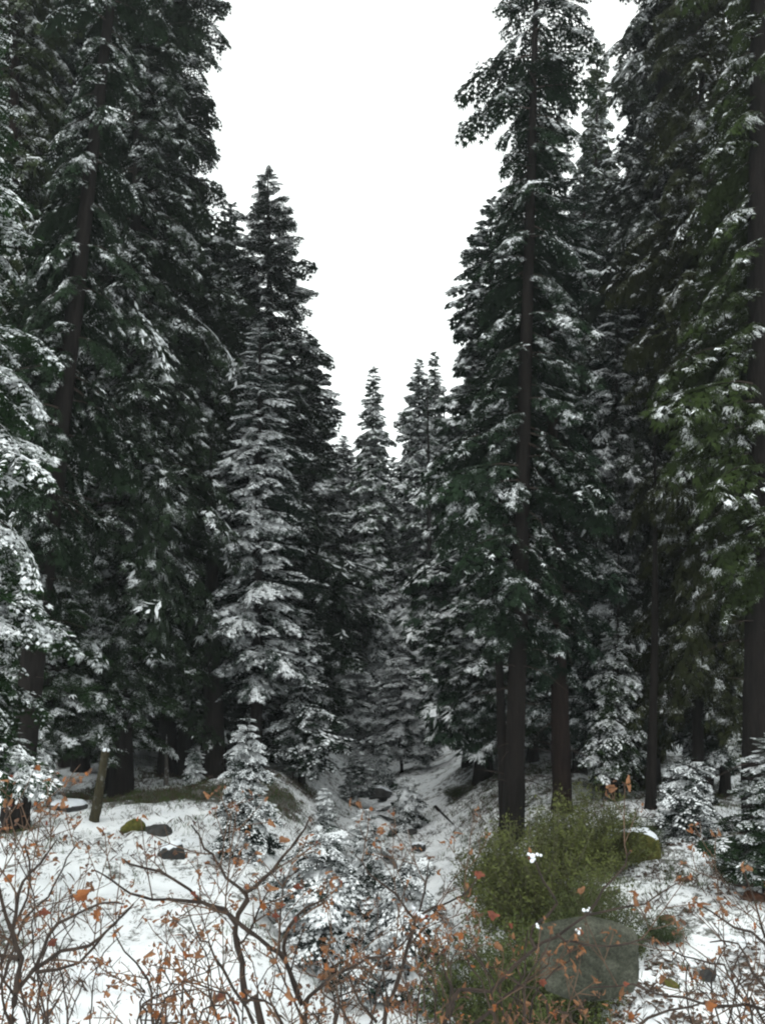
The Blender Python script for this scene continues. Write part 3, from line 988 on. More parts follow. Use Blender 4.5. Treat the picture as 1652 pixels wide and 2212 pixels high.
# crisp fallen leaves in clumps on the lower right snow
def litter_leaves(seed, n, region, dens):
    rnd = random.Random(seed); V = []; T = []
    for (x, y) in scatter(n, region, dens, seed):
        z = gz(x, y) + 0.02
        a = rnd.uniform(0, 6.28); s = rnd.uniform(.02, .06)
        i = len(V); c, q = math.cos(a) * s, math.sin(a) * s
        V += [(x + c, y + q, z + rnd.uniform(0, .05)), (x - q, y + c, z), (x - c, y - q, z + rnd.uniform(0, .05)), (x + q * .9, y - c * .9, z + .015)]
        T += [(i, i + 1, i + 2), (i, i + 2, i + 3)]
    return mesh_np('leaf_litter', V, T, (M_LITTER,))

def dl(x, y):
    return np.clip(3.2 * (fbm(x * 1.4, y * 1.4, 77, 3) - 0.02), 0, 1)
o = link('leaf_litter', litter_leaves(6, 5200, (2.2, 9, 9.5, 22), dl), None, 'stuff')
tag(o, 'brown fallen leaves clumped on the snow right of the boulder', 'fallen leaves')

# ------------------------------------------------------------------ creek showing through the snow
def creek():
    V = []; Q = []
    ys = np.linspace(13, 40, 80)
    for k, y in enumerate(ys):
        cx = float(gully_x(y)) + 0.25 * math.sin(y * 1.3) + 0.15 * math.sin(y * 3.1)
        w = 0.13 + 0.07 * math.sin(y * 2.3)
        for s in (-1, 1):
            V.append((cx + s * w, y, gz(cx, y) + 0.07))
    for k in range(len(ys) - 1):
        if math.sin(ys[k] * 1.9) > -0.35:
            Q.append((2 * k, 2 * k + 1, 2 * k + 3, 2 * k + 2))
    return mesh_np('creek', V, None, (M_WATER,), None, Q)
link('creek', creek(), None, 'structure')

# ------------------------------------------------------------------ rocks and logs
def rock_mesh(name, seed, size, mats, facets=9, sub=4, snow_top=0.0):
    """irregular faceted stone"""
    rnd = random.Random(seed)
    bm = bmesh.new()
    bmesh.ops.create_icosphere(bm, subdivisions=sub, radius=1)
    planes = []
    for _ in range(facets):
        v = Vector((rnd.gauss(0, 1), rnd.gauss(0, 1), rnd.gauss(0, .8))).normalized()
        planes.append((v, rnd.uniform(.55, .82)))
    for v in bm.verts:
        p = v.co.copy()
        for nn, d in planes:
            k = p.dot(nn) - d
            if k > 0:
                p -= nn * k * 0.93
        q = 1 + 0.05 * math.sin(p.x * 9 + seed) * math.sin(p.y * 8) + rnd.uniform(-.012, .012)
        v.co = Vector((p.x * size[0] * q, p.y * size[1] * q, p.z * size[2] * q))
    me = bpy.data.meshes.new(name)
    bm.to_mesh(me); bm.free()
    for m in mats:
        me.materials.append(m)
    return me


def snow_cap(me_src, name, size, keep=0.25, thick=0.05):
    """the upper faces of a stone lifted into a rounded pad of snow"""
    bm = bmesh.new(); bm.from_mesh(me_src)
    bm.normal_update()
    zmax = max(v.co.z for v in bm.verts)
    kill = [f for f in bm.faces if f.normal.z < 0.55 or f.calc_center_median().z < zmax * keep]
    bmesh.ops.delete(bm, geom=kill, context='FACES')
    for v in bm.verts:
        edge = v.is_boundary
        v.co.z += -0.01 if edge else thick * (0.8 + 0.3 * math.sin(v.co.x * 7) * math.sin(v.co.y * 6))
        if not edge:
            v.co.x *= 1.01; v.co.y *= 1.01
    me = bpy.data.meshes.new(name)
    bm.to_mesh(me); bm.free()
    me.materials.append(M_SNOW)
    for p in me.polygons:
        p.use_smooth = True
    return me


def rock(X, Y, size, seed, mat, label, name='rock', cap=False, sink=0.3, rot=0, cat='rock'):
    p = ground_hit(X, Y)
    me = rock_mesh(name, seed, size, (mat,))
    r = link(name, me)
    r.location = p + Vector((0, 0, size[2] * (1 - 2 * sink) * 0.5))
    r.rotation_euler = (0, 0, rot)
    tag(r, label, cat)
    if cap:
        c = link('snow_cap', snow_cap(me, 'snow_cap', size, 0.2), r)
    return r

rock(520, 1838, (0.38, 0.25, 0.16), 21, M_DARKROCK, 'dark earthy rock right under the clear sapling', 'dark_rock', True)
rock(150, 1745, (0.5, 0.4, 0.22), 22, M_DARKROCK, 'low snow topped rock at the left under the laden fir', 'dark_rock', True)
rock(905, 1835, (0.28, 0.22, 0.16), 23, M_DARKROCK, 'dark wet stone in the creek below the bright green clump', 'dark_rock', True)
rock(890, 1800, (0.2, 0.2, 0.12), 24, M_DARKROCK, 'small dark stone upstream in the creek', 'dark_rock')
rock(1478, 1905, (0.2, 0.16, 0.1), 25, M_LOG, 'rusty stone among leaves on the middle of the right slope', 'rusty_stone')
# the big block at the lower right
def boulder():
    p = on_ground(1288, 10.3)
    outline = [(1171, 2004), (1215, 1992), (1280, 1985), (1330, 1996), (1377, 2017), (1383, 2028), (1385, 2122), (1374, 2152), (1320, 2166), (1240, 2168), (1182, 2144), (1173, 2124)]
    bm = bmesh.new()
    front = [P(X, Y, 9.9) for X, Y in outline]
    c = sum(front, Vector()) / len(front)
    rings = []
    for (yo, sc, dz) in ((-0.0, 0.90, 0.0), (0.06, 0.99, 0.0), (0.14, 1.0, 0.0), (0.35, 0.97, -0.06), (0.6, 0.85, -0.18), (0.7, 0.6, -0.25)):
        rings.append([bm.verts.new((c.x + (q.x - c.x) * sc, 9.9 + yo + 0.08 * (q.x - c.x), c.z + (q.z - c.z) * sc + dz)) for q in front])
    for a, b2 in zip(rings[:-1], rings[1:]):
        for k in range(len(a)):
            bm.faces.new((a[k], a[(k + 1) % len(a)], b2[(k + 1) % len(a)], b2[k]))
    for r_, s in ((rings[0], 1), (rings[-1], -1)):
        cen = bm.verts.new(sum((v.co for v in r_), Vector()) / len(r_) + Vector((0.06, -0.03 * s, 0.04)))
        for k in range(len(r_)):
            bm.faces.new((r_[k], r_[(k + 1) % len(r_)], cen))
    bmesh.ops.recalc_face_normals(bm, faces=bm.faces)
    bmesh.ops.subdivide_edges(bm, edges=bm.edges, cuts=5, use_grid_fill=True, smooth=0.0)
    for v in bm.verts:
        n1 = float(fbm(np.array([v.co.x * 3 + v.co.y]), np.array([v.co.z * 3]), 5, 3)[0])
        v.co += (v.co - c).normalized() * n1 * 0.045
    bmesh.ops.translate(bm, verts=bm.verts, vec=-c)
    me = bpy.data.meshes.new('boulder')
    bm.to_mesh(me); bm.free()
    me.materials.append(M_ROCK)
    o = link('boulder', me); o.location = c
    tag(o, 'big squarish grey green boulder half ringed by snow lower right', 'boulder')
    return o, c
bo, bc = boulder()

rock(1360, 1850, (0.75, 0.6, 0.55), 3, M_MOSS, 'mossy rock with rusty top and a thin snow cap beside the green bushes', 'mossy_rock', True)
rock(288, 1795, (0.30, 0.3, 0.24), 4, M_MOSS, 'olive mossy rock on the left snow bank', 'mossy_rock')
rock(345, 1800, (0.50, 0.3, 0.20), 5, M_DARKROCK, 'flat dark rock right above the olive mossy one', 'dark_rock', rot=-0.5)
rock(376, 1850, (0.36, 0.32, 0.26), 6, M_DARKROCK, 'dark angular rock with snow on its top left of the clear sapling', 'dark_rock', True)
rock(1602, 1915, (0.18, 0.18, 0.2), 7, M_DARKROCK, 'small dark upright stone on the right snow slope', 'dark_rock')
rock(1632, 1945, (0.24, 0.2, 0.17), 8, M_LOG, 'small rust brown stone below the upright one at right', 'rusty_stone')
rock(1524, 2110, (0.16, 0.15, 0.11), 9, M_DARKROCK, 'small mossy brown stone on open snow right of the boulder', 'small_stone')
rock(1440, 1990, (0.15, 0.15, 0.10), 10, M_LOG, 'rust brown stone in snow just above and right of the boulder', 'rusty_stone')
rock(1448, 2130, (0.14, 0.12, 0.08), 12, M_MOSS, 'flat low stone beside the boulder base', 'small_stone')
rock(1000, 1612, (0.55, 0.4, 0.4), 11, M_DARKROCK, 'dark rock on the far snow path bend', 'dark_rock', True)
rock(820, 1722, (0.6, 0.4, 0.35), 13, M_DARKROCK, 'dark undercut rock beside the creek below the far firs', 'dark_rock', True)
rock(1015, 1935, (0.2, 0.2, 0.16), 14, M_DARKROCK, 'dark stone in front of the green bushes', 'dark_rock')


def log(X0, Y0, X1, Y1, rad, label, name='fallen_log', snow=True, mat=M_LOG, yy=None):
    a = ground_hit(X0, Y0); b2 = ground_hit(X1, Y1)
    a.z += rad * .6; b2.z += rad * .6
    o = link(name, TR['log'])
    d = b2 - a
    o.location = a
    o.rotation_mode = 'QUATERNION'
    o.rotation_quaternion = Vector((0, 0, 1)).rotation_difference(d.normalized())
    o.scale = (rad, rad, d.length)
    tag(o, label, 'log')
    return o
TR['log'] = trunk_mesh('log', 9, M_BARK, sides=10, segs=12, flare=0.0, bend=0.25)
log(490, 1812, 575, 1842, 0.12, 'short dark log lying below the clear sapling on the left bank')
log(1330, 1802, 1480, 1782, 0.10, 'thin fallen log along the edge of the right terrace')
log(940, 1745, 985, 1790, 0.06, 'small dark stick lying in the bright snow of the gully')

M_SNAG = bark_mat('snag_bark', (0.018, 0.016, 0.009), (0.060, 0.052, 0.030), 0.25)
# broken snag leaning right with snow on its top
def snag():
    base = ground_hit(204, 1775)
    y = base.y
    top = P(229, 1622, y)
    root = empty('broken_snag', base)
    ax = top - base
    root.rotation_mode = 'QUATERNION'
    root.rotation_quaternion = Vector((0, 0, 1)).rotation_difference(ax.normalized())
    V = []; Q = []; sides = 12; segs = 14
    rnd = random.Random(4)
    H = ax.length
    for k in range(segs + 1):
        t = k / segs
        for a in range(sides):
            th = 6.2832 * a / sides
            r = 0.115 * (1.15 - 0.35 * t) * (1 + rnd.uniform(-.12, .12))
            z = t * H + (0.12 * math.sin(a * 2.1) if k == segs else 0)
            V.append((r * math.cos(th), r * math.sin(th), z))
    for k in range(segs):
        for a in range(sides):
            Q.append((k * sides + a, k * sides + (a + 1) % sides, (k + 1) * sides + (a + 1) % sides, (k + 1) * sides + a))
    Q2 = list(Q)
    V.append((0, 0, H * 0.97)); c = len(V) - 1
    T = [(segs * sides + a, segs * sides + (a + 1) % sides, c) for a in range(sides)]
    link('trunk', mesh_np('snag_trunk', V, T, (M_SNAG,), None, Q2, True), root)
    bm = bmesh.new(); bmesh.ops.create_icosphere(bm, subdivisions=2, radius=0.10)
    for v in bm.verts:
        v.co.z = v.co.z * 0.55 + H + 0.02
        v.co.x *= 1 + 0.1 * math.sin(v.co.y * 40)
    me = bpy.data.meshes.new('snow_cap'); bm.to_mesh(me); bm.free(); me.materials.append(M_SNOW)
    link('snow_cap', me, root)
    tag(root, 'broken leaning snag with snow on its stub on the left bank', 'snag')
snag()

# ------------------------------------------------------------------ green bushes
M_STALK = simple_mat('bush_stalk', (0.05, 0.05, 0.025), (0.13, 0.12, 0.075), 12, 0.8)
def bush_mesh(seed, rx, ry, h, nstem, leaves, leaf=0.035, snow=0.05, curl=0.8):
    rnd = random.Random(seed)
    V = []; T = []; M = []
    SV = []; ST = []
    for _ in range(nstem):
        a = rnd.uniform(0, 6.28); q = math.sqrt(rnd.random())
        tipv = Vector((math.cos(a) * rx * q, math.sin(a) * ry * q, h * (1 - 0.55 * q * q) * rnd.uniform(.4, 1.5)))
        base = Vector((tipv.x * .3 + rnd.uniform(-.1, .1), tipv.y * .3 + rnd.uniform(-.1, .1), -0.15))
        mid = base.lerp(tipv, .5) + Vector((rnd.uniform(-.12, .12), rnd.uniform(-.12, .12), 0.08))
        i0 = len(SV)
        pts = [base, mid, tipv]
        for k, p in enumerate(pts):
            r = 0.009 * (1 - 0.35 * k)
            for b in (0, 2.1, 4.2):
                SV.append((p.x + r * math.cos(b), p.y + r * math.sin(b), p.z))
        for k in range(2):
            for b in range(3):
                a0 = i0 + k * 3 + b; a1 = i0 + k * 3 + (b + 1) % 3
                ST += [(a0, a1, a1 + 3), (a0, a1 + 3, a0 + 3)]
        for j in range(leaves):
            t = 0.3 + 0.72 * rnd.random() ** 0.7
            p = base.lerp(mid, t * 2) if t < .5 else mid.lerp(tipv, t * 2 - 1)
            p = p + Vector((rnd.gauss(0, .045), rnd.gauss(0, .045), rnd.gauss(0, .04)))
            d = Vector((rnd.gauss(0, .7), rnd.gauss(0, .7), rnd.uniform(.1, 1.1))).normalized()
            up = Vector((rnd.gauss(0, .5), rnd.gauss(0, .5), 1)).normalized()
            L = leaf * rnd.uniform(.6, 1.4)
            kite(V, T, M, p, d, up, L, L * .2, 0, 0.3)
            if rnd.random() < snow * (0.3 + 1.4 * t):
                kite(V, T, M, p, d, up, L * .8, L * .28, 1, 0.2, 0.006)
    return (mesh_np('bush_foliage', [v[:] for v in V], T, (M_GRASS, M_SNOW), M), mesh_np('bush_stems', SV, ST, (M_STALK,)))

BU = [bush_mesh(31, 1.0, 0.9, 0.95, 230, 60, 0.05, 0.0), bush_mesh(32, 0.9, 1.0, 1.1, 230, 60, 0.047, 0.0)]
OLIVE = (0.078, 0.088, 0.032)
def bush(X, y, sc, hs, label, v=0, col=OLIVE, name='green_bush', group='green bushes on the right bank', cat='bush'):
    b = on_ground(X, y)
    root = empty(name, b)
    root.rotation_euler = (0, 0, random.uniform(0, 6.28))
    root.scale = (sc, sc, sc * hs)
    f = link('foliage', BU[v][0], root, 'stuff'); f.color = (*col, 1)
    link('stems', BU[v][1], root, 'stuff')
    f.color = (*col, 0.06)
    tag(root, label, cat, group)
    return root
bush(1110, 20.5, 1.5, 0.85, 'bright olive bush wrapping the foot of the lone dark fir trunk', 0)
bush(1175, 17.5, 1.75, 0.85, 'largest olive bush in the middle of the green thicket', 1)
bush(1270, 20.5, 1.5, 0.9, 'olive bush at the foot of the reddish trunk', 0)
bush(1065, 15, 1.35, 0.9, 'grey green bush at the lower left of the green thicket', 1, (0.06, 0.075, 0.028))
bush(1185, 13.6, 1.25, 0.9, 'dull green bush right behind the big boulder', 0, (0.055, 0.068, 0.026))
bush(1290, 15.2, 1.0, 0.9, 'dull green bush between the boulder and the mossy rock', 1, (0.055, 0.068, 0.028))
bush(1370, 21.5, 0.8, 0.7, 'low green bush on the terrace right of the thicket', 0, (0.05, 0.07, 0.03))
bush(1030, 12.3, 0.75, 0.8, 'twiggy grey green bush left of the boulder', 0, (0.05, 0.062, 0.028))
bush(1435, 15.5, 0.45, 0.7, 'small dark green sprig in the snow above the boulder', 1, (0.04, 0.06, 0.025))
bush(1445, 11.8, 0.32, 0.8, 'low green sprig in the snow right of the boulder', 0, (0.045, 0.07, 0.03))
bush(897, 22.5, 0.55, 0.65, 'bright green clump beside the creek under the spreading sapling', 1, (0.10, 0.14, 0.035), 'green_clump', 'green bushes on the right bank')
bush(1605, 19.5, 0.8, 0.8, 'green bush below the young fir at the right edge', 0, (0.04, 0.06, 0.03))
bush(985, 33, 0.6, 0.5, 'low green clump on the far snow slope', 0, (0.05, 0.065, 0.03), 'green_clump')
bush(760, 9.6, 0.5, 0.9, 'green shoots low in the centre between the shrubs', 0, (0.045, 0.062, 0.028), 'green_bush', 'brush in the foreground hollow')

# ------------------------------------------------------------------ bare foreground shrubs
def leaf_mesh(name, seed, L, lobes, mat, curl):
    """a lobed, curled autumn leaf with a short stalk"""
    rnd = random.Random(seed)
    V = [(0, 0, 0)]; T = []
    n = 18
    rim = []
    for k in range(n + 1):
        a = -2.45 + 4.9 * k / n
        r = L * (0.62 + 0.38 * abs(math.cos(a * lobes / 2.0))) * (1 - 0.16 * abs(a)) * rnd.uniform(.85, 1.1)
        x = r * math.cos(a) * 0.75 + L * .32; y = r * math.sin(a) * 0.62
        rim.append((x, y, -curl * y * y / L + 0.5 * curl * x * x / L + rnd.uniform(-.05, .05) * L))
    V.append((L * .35, 0, 0.02 * L)); V += rim
    for k in range(n):
        T.append((1, 2 + k, 3 + k))
    T.append((0, 1, 2)); T.append((0, n + 2, 1))
    s = len(V)
    V += [(0, 0.002, 0), (0, -0.002, 0), (-L * .5, 0, 0.01)]
    T.append((s, s + 1, s + 2))
    return mesh_np(name, V, T, (mat,))

BIGLEAF = [leaf_mesh('leaf', 1, 0.052, 5, M_LEAF[1], 0.5), leaf_mesh('leaf', 2, 0.046, 5, M_LEAF[2], 0.8), leaf_mesh('leaf', 3, 0.042, 3, M_LEAF[0], 1.3)]
SMALL = [leaf_mesh('leaf', 11, 0.022, 1, M_LEAF[0], 1.8), leaf_mesh('leaf', 12, 0.020, 1, M_LEAF[3], 1.8),
         leaf_mesh('leaf', 13, 0.024, 3, M_LEAF[1], 1.2), leaf_mesh('leaf', 14, 0.017, 1, M_LEAF[2], 1.5), leaf_mesh('leaf', 15, 0.026, 1, M_LEAF[0], 2.4)]


class Shrub:
    def __init__(self, name, label, dist, seed, group='bare shrubs in the foreground'):
        self.rnd = random.Random(seed)
        self.d = dist
        self.root_set = False
        self.name = name; self.label = label; self.group = group
        self.V = []; self.T = []; self.M = []      # twigs
        self.tips = []
        self.stems = []
        self.snow = []

    def tube(self, pts, r0, r1, mat, dest=None, sides=5):
        V, T, M = dest if dest is not None else (self.V, self.T, self.M)
        i0 = len(V)
        n = len(pts)
        for k, p in enumerate(pts):
            d = (pts[min(k + 1, n - 1)] - pts[max(k - 1, 0)]).normalized()
            s = d.cross(Vector((0.1, 0.3, 1))).normalized(); u = s.cross(d)
            r = r0 + (r1 - r0) * k / (n - 1)
            r *= 1 + (0.18 if (k % 3 == 0) else 0)
            for a in range(sides):
                th = 6.2832 * a / sides
                V.append((p + s * (math.cos(th) * r) + u * (math.sin(th) * r))[:])
        for k in range(n - 1):
            for a in range(sides):
                q0 = i0 + k * sides + a; q1 = i0 + k * sides + (a + 1) % sides
                T.append((q0, q1, q1 + sides)); T.append((q0, q1 + sides, q0 + sides)); M += [mat, mat]

    def smooth_path(self, ctrl, step=0.045):
        out = []
        n = len(ctrl)
        for k in range(n - 1):
            p0 = ctrl[max(k - 1, 0)]; p1 = ctrl[k]; p2 = ctrl[k + 1]; p3 = ctrl[min(k + 2, n - 1)]
            m = max(2, int((p2 - p1).length / step))
            for j in range(m):
                t = j / m
                a = 0.5 * ((2 * p1) + (p2 - p0) * t + (2 * p0 - 5 * p1 + 4 * p2 - p3) * t * t + (3 * p1 - p0 - 3 * p2 + p3) * t ** 3)
                out.append(a + Vector((self.rnd.gauss(0, .003), self.rnd.gauss(0, .006), self.rnd.gauss(0, .003))))
        out.append(ctrl[-1])
        return out

    def shoot(self, p, d, L, r, lvl):
        """a growing shoot with forks in opposite pairs"""
        rnd = self.rnd
        n = max(3, int(L / 0.035))
        pts = [p.copy()]
        q = p.copy(); dd = d.copy()
        for k in range(n):
            dd = (dd + Vector((rnd.gauss(0, .09), rnd.gauss(0, .09), rnd.gauss(0.035, .08)))).normalized()
            q = q + dd * (L / n)
            pts.append(q.copy())
        self.tube(pts, r, max(0.0011, r * .45), 0 if r > 0.0035 else 1, None, 4)
        self.tips.append((q.copy(), dd.copy(), lvl))
        if lvl >= 3 or L < 0.07:
            return
        k = rnd.randint(1, 2)
        while k < n:
            if rnd.random() < 0.85:
                for s in ((-1, 1) if rnd.random() < .55 else (rnd.choice((-1, 1)),)):
                    t = k / n
                    ax = Vector((rnd.gauss(0, .35), 1, rnd.gauss(0, .35))).normalized()
                    nd_ = (Quaternion(ax, s * math.radians(rnd.uniform(28, 55))) @ dd)
                    nd_ = (nd_ + Vector((0, rnd.uniform(-.25, .25), .12))).normalized()
                    self.shoot(pts[k], nd_, L * rnd.uniform(.35, .7) * (1 - .35 * t), max(.0013, r * .6), lvl + 1)
            k += rnd.randint(2, 4)

    def stem(self, pix, r0, r1, dy=0.0, twigs=1.0, slope=0.0, tl=0.32):
        n = len(pix)
        ctrl = [P(X, Y, self.d + dy + slope * k + self.rnd.uniform(-.02, .02)) for k, (X, Y) in enumerate(pix)]
        pts = self.smooth_path(ctrl)
        dest = ([], [], [])
        self.tube(pts, r0, r1, 0, dest, 7)
        self.stems.append((dest, pts))
        self.tips.append((pts[-1], (pts[-1] - pts[-3]).normalized(), 1))
        k = 3
        while k < len(pts) - 1:
            t = k / len(pts)
            if self.rnd.random() < twigs:
                tan = (pts[k + 1] - pts[k - 1]).normalized()
                s = self.rnd.choice((-1, 1))
                ax = Vector((self.rnd.gauss(0, .3), 1, self.rnd.gauss(0, .3))).normalized()
                d = (Quaternion(ax, s * math.radians(self.rnd.uniform(30, 60))) @ tan)
                d = (d + Vector((0, self.rnd.uniform(-.4, .4), .25))).normalized()
                r = (r0 + (r1 - r0) * t) * .5
                self.shoot(pts[k], d, tl * self.rnd.uniform(.45, 1.1) * (1 - .3 * t), min(.006, max(.002, r)), 1)
            k += self.rnd.randint(2, 5)
        return pts

    def snow_blob(self, p, s):
        self.snow.append((p, s))

    def build(self, nleaf=80, big=0, foot=None, p_leaf=0.8):
        rnd = self.rnd
        base = foot
        root = empty(self.name, base)
        off = np.array(base[:], np.float32)
        for dest, _ in self.stems:
            V, T, M = dest
            link('stem', mesh_np('stem', np.array(V) - off, T, (M_TWIG,)), root)
        link('twigs', mesh_np('twigs', np.array(self.V) - off, self.T, (M_TWIG, M_TWIGR), self.M), root, 'stuff')
        tips = [t for t in self.tips]
        rnd.shuffle(tips)
        used = 0
        LV = []; LT = []; LM = []
        for (p, d, lvl) in tips:
            if rnd.random() > p_leaf:
                continue
            for _ in range(rnd.choice((1, 2, 3, 3, 4))):
                me = rnd.choices(SMALL, (5, 4, 1.8, 1.0, 3))[0]
                q = p + Vector((rnd.gauss(0, .008), rnd.gauss(0, .008), rnd.gauss(0, .008)))
                dirv = (d + Vector((rnd.gauss(0, .6), rnd.gauss(0, .6), rnd.gauss(-.1, .6)))).normalized()
                rot = Vector((1, 0, 0)).rotation_difference(dirv) @ Quaternion((1, 0, 0), rnd.uniform(0, 6.28))
                sc = rnd.uniform(.32, .72)
                if used < nleaf:
                    o = link('leaf', me, root)
                    o.location = q - base
                    o.rotation_mode = 'QUATERNION'; o.rotation_quaternion = rot
                    o.scale = (sc, sc, sc)
                    used += 1
                else:
                    A = np.array(rot.to_matrix(), np.float32) * sc
                    cs = np.empty(len(me.vertices) * 3, np.float32); me.vertices.foreach_get('co', cs)
                    vv = cs.reshape(-1, 3) @ A.T + np.array((q - base)[:], np.float32)
                    tt = np.empty(len(me.loops), np.int32); me.loops.foreach_get('vertex_index', tt)
                    nn = sum(len(x) for x in LV)
                    LV.append(vv); LT.append(tt.reshape(-1, 3) + nn)
                    LM.append(np.full(len(tt) // 3, [M_LEAF.index(me.materials[0])]))
        if LV:
            link('small_leaves', mesh_np('small_leaves', np.concatenate(LV), np.concatenate(LT), tuple(M_LEAF), np.concatenate(LM)), root, 'stuff')
        for _ in range(big):
            p, d, lvl = rnd.choice(tips)
            self.one_leaf(root, base, p, rnd)
        for p, s in self.snow:
            bm = bmesh.new()
            for q in range(5):
                rr = s * rnd.uniform(.2, .42)
                off_ = Vector((rnd.gauss(0, s * .4), rnd.gauss(0, s * .3), rnd.gauss(0, s * .25)))
                bmesh.ops.create_icosphere(bm, subdivisions=2, radius=rr, matrix=Matrix.Translation(off_))
            for v in bm.verts:
                v.co += Vector((rnd.gauss(0, s * .035), rnd.gauss(0, s * .035), rnd.gauss(0, s * .035)))
            me = bpy.data.meshes.new('snow_clump'); bm.to_mesh(me); bm.free(); me.materials.append(M_SNOW)
            for f in me.polygons: f.use_smooth = True
            o = link('snow_clump', me, root); o.location = p - base
        tag(root, self.label, 'shrub', self.group)
        self.root = root; self.base = base
        return root

    def one_leaf(self, root, base, p, rnd, which=None, sc=None, face=False):
        me = BIGLEAF[which] if which is not None else rnd.choices(BIGLEAF, (2, 1, 3))[0]
        o = link('leaf', me, root)
        o.location = p - base
        o.rotation_euler = (rnd.uniform(.9, 2.0), rnd.uniform(-.5, .5), rnd.uniform(-.8, .8)) if face else (rnd.uniform(0, 3), rnd.uniform(.3, 1.6), rnd.uniform(0, 6.28))
        s = (sc * .8) if sc else rnd.uniform(.3, .6)
        o.scale = (s, s, s)


def R1(*pts):   # positions read off the lower left of the photograph
    return [(a * .5165, 1493 + b_ * .5165) for a, b_ in pts]
def R2(*pts):   # positions read off the lower right of the photograph
    return [(798.7 + a * .5165, 1493 + b_ * .5165) for a, b_ in pts]
def foot(X, y, z):
    return Vector(((X - 826) / F * y, y, z))

# main shrub left of centre
s = Shrub('bare_shrub', 'largest bare shrub left of centre with two dark crooked stems and rusty leaves', 3.0, 51)
f = foot(600, 3.0, -2.0)
fp = project(f)
s.stem([(fp[0] - 12, fp[1])] + R1((1100, 1391), (1030, 1300), (1022, 1190), (985, 1000), (1030, 880), (1035, 850)), 0.017, 0.0075, 0.05, 0.5)
s.stem(R1((1035, 850), (1090, 800), (1180, 700), (1250, 620), (1290, 540)), 0.0065, 0.003, 0.05, 1.0)
s.stem(R1((1035, 855), (950, 780), (900, 700), (860, 660), (800, 560)), 0.0055, 0.0025, 0.05, 1.0)
s.stem([(fp[0] + 20, fp[1])] + R1((1275, 1391), (1262, 1320), (1190, 1120), (1130, 1070), (960, 940), (840, 880), (740, 790), (600, 740), (510, 700)), 0.015, 0.003, -0.05, 0.8, 0.01)
s.stem(R1((1190, 1120), (1195, 1020), (1240, 950), (1290, 900), (1380, 850)), 0.007, 0.0025, -0.02, 0.9)
s.stem(R1((985, 1000), (960, 940), (900, 895), (780, 882), (640, 870), (540, 850), (470, 790), (400, 750)), 0.007, 0.0022, 0.03, 0.9)
s.stem(R1((1270, 1310), (1330, 1250), (1400, 1190), (1540, 1120), (1652, 1090), (1720, 1000)), 0.007, 0.002, 0.0, 0.9)
s.stem(R1((1060, 1391), (900, 1100), (840, 1040), (780, 900)), 0.005, 0.0018, -0.2, 1.0)
s.stem(R1((640, 1391), (620, 1200), (520, 1090), (480, 1010)), 0.005, 0.0018, 0.25, 1.0)
root = s.build(150, 14, f)
for (a, b_, w, sc) in ((800, 845, 1, 0.6), (1170, 620, 2, .8), (1230, 820, 1, .7), (1140, 940, 1, .6), (1230, 950, 1, .6), (910, 1290, 1, .8), (960, 1400, 1, .9)):
    s.one_leaf(root, f, P(a * .5165, 1493 + b_ * .5165, 2.95), s.rnd, w, sc, True)

# left edge shrub
s = Shrub('bare_shrub', 'bare shrub at the left edge carrying two large orange lobed leaves', 2.7, 52)
f = foot(20, 2.7, -1.95); fp = project(f)
s.stem([(fp[0], fp[1])] + R1((50, 1391), (60, 1320), (70, 1260), (150, 1170), (250, 1090), (380, 1060), (470, 980), (560, 890)), 0.016, 0.0028, 0.0, 0.9)
s.stem(R1((70, 1260), (90, 1120), (50, 1000), (100, 800), (170, 720), (240, 620)), 0.008, 0.002, 0.0, 1.0)
s.stem(R1((150, 1170), (200, 1020), (290, 950), (420, 880), (520, 890)), 0.006, 0.002, -0.05, 1.0)
s.stem(R1((90, 1120), (-60, 1090), (-140, 1000)), 0.006, 0.003, 0.05, 1.0)
s.stem(R1((50, 1000), (10, 880), (-40, 700), (20, 560), (30, 470)), 0.006, 0.002, 0.1, 1.0)
s.stem(R1((150, 1170), (330, 1140), (450, 1000), (500, 940)), 0.005, 0.002, 0.1, 1.0)
s.stem(R1((-60, 1300), (60, 1000), (130, 800), (110, 650), (150, 560)), 0.006, 0.002, 0.5, 1.2, tl=.4)
s.stem(R1((-20, 1300), (100, 960), (200, 860), (280, 700), (330, 640)), 0.006, 0.002, 0.6, 1.2, tl=.4)
root = s.build(120, 5, f)
for (a, b_, w, sc) in ((318, 870, 0, 1.0), (392, 935, 0, 1.1), (345, 895, 0, .7), (165, 930, 1, .8), (205, 1060, 1, .7), (45, 440, 2, .9), (20, 790, 0, .7)):
    s.one_leaf(root, f, P(a * .5165, 1493 + b_ * .5165, 2.68), s.rnd, w, sc, True)

# forked shrub in the lower centre
s = Shrub('bare_shrub', 'slim bare shrub in the centre forking in three with snow in its fork', 3.1, 53)
f = foot(815, 3.1, -2.0); fp = project(f)
s.stem([(fp[0], fp[1])] + R2((60, 1391), (85, 1300), (110, 1220), (160, 1080), (190, 960)), 0.010, 0.006, 0, 0.5)
s.stem(R2((190, 960), (140, 890), (60, 810), (0, 760), (-60, 690)), 0.0045, 0.002, 0, 0.8)
s.stem(R2((192, 960), (230, 850), (240, 780), (252, 690)), 0.004, 0.002, 0, 0.9)
s.stem(R2((195, 962), (250, 915), (300, 890), (400, 850), (460, 760)), 0.0048, 0.002, 0, 0.8)
s.stem(R2((30, 1391), (-40, 1300), (-90, 1180), (-60, 1060)), 0.005, 0.002, 0.15, 1.0)
s.snow_blob(P(*R2((195, 935))[0], 3.1), 0.017); s.snow_blob(P(*R2((215, 945))[0], 3.1), 0.018); s.snow_blob(P(*R2((182, 905))[0], 3.1), 0.011)
root = s.build(90, 4, f)

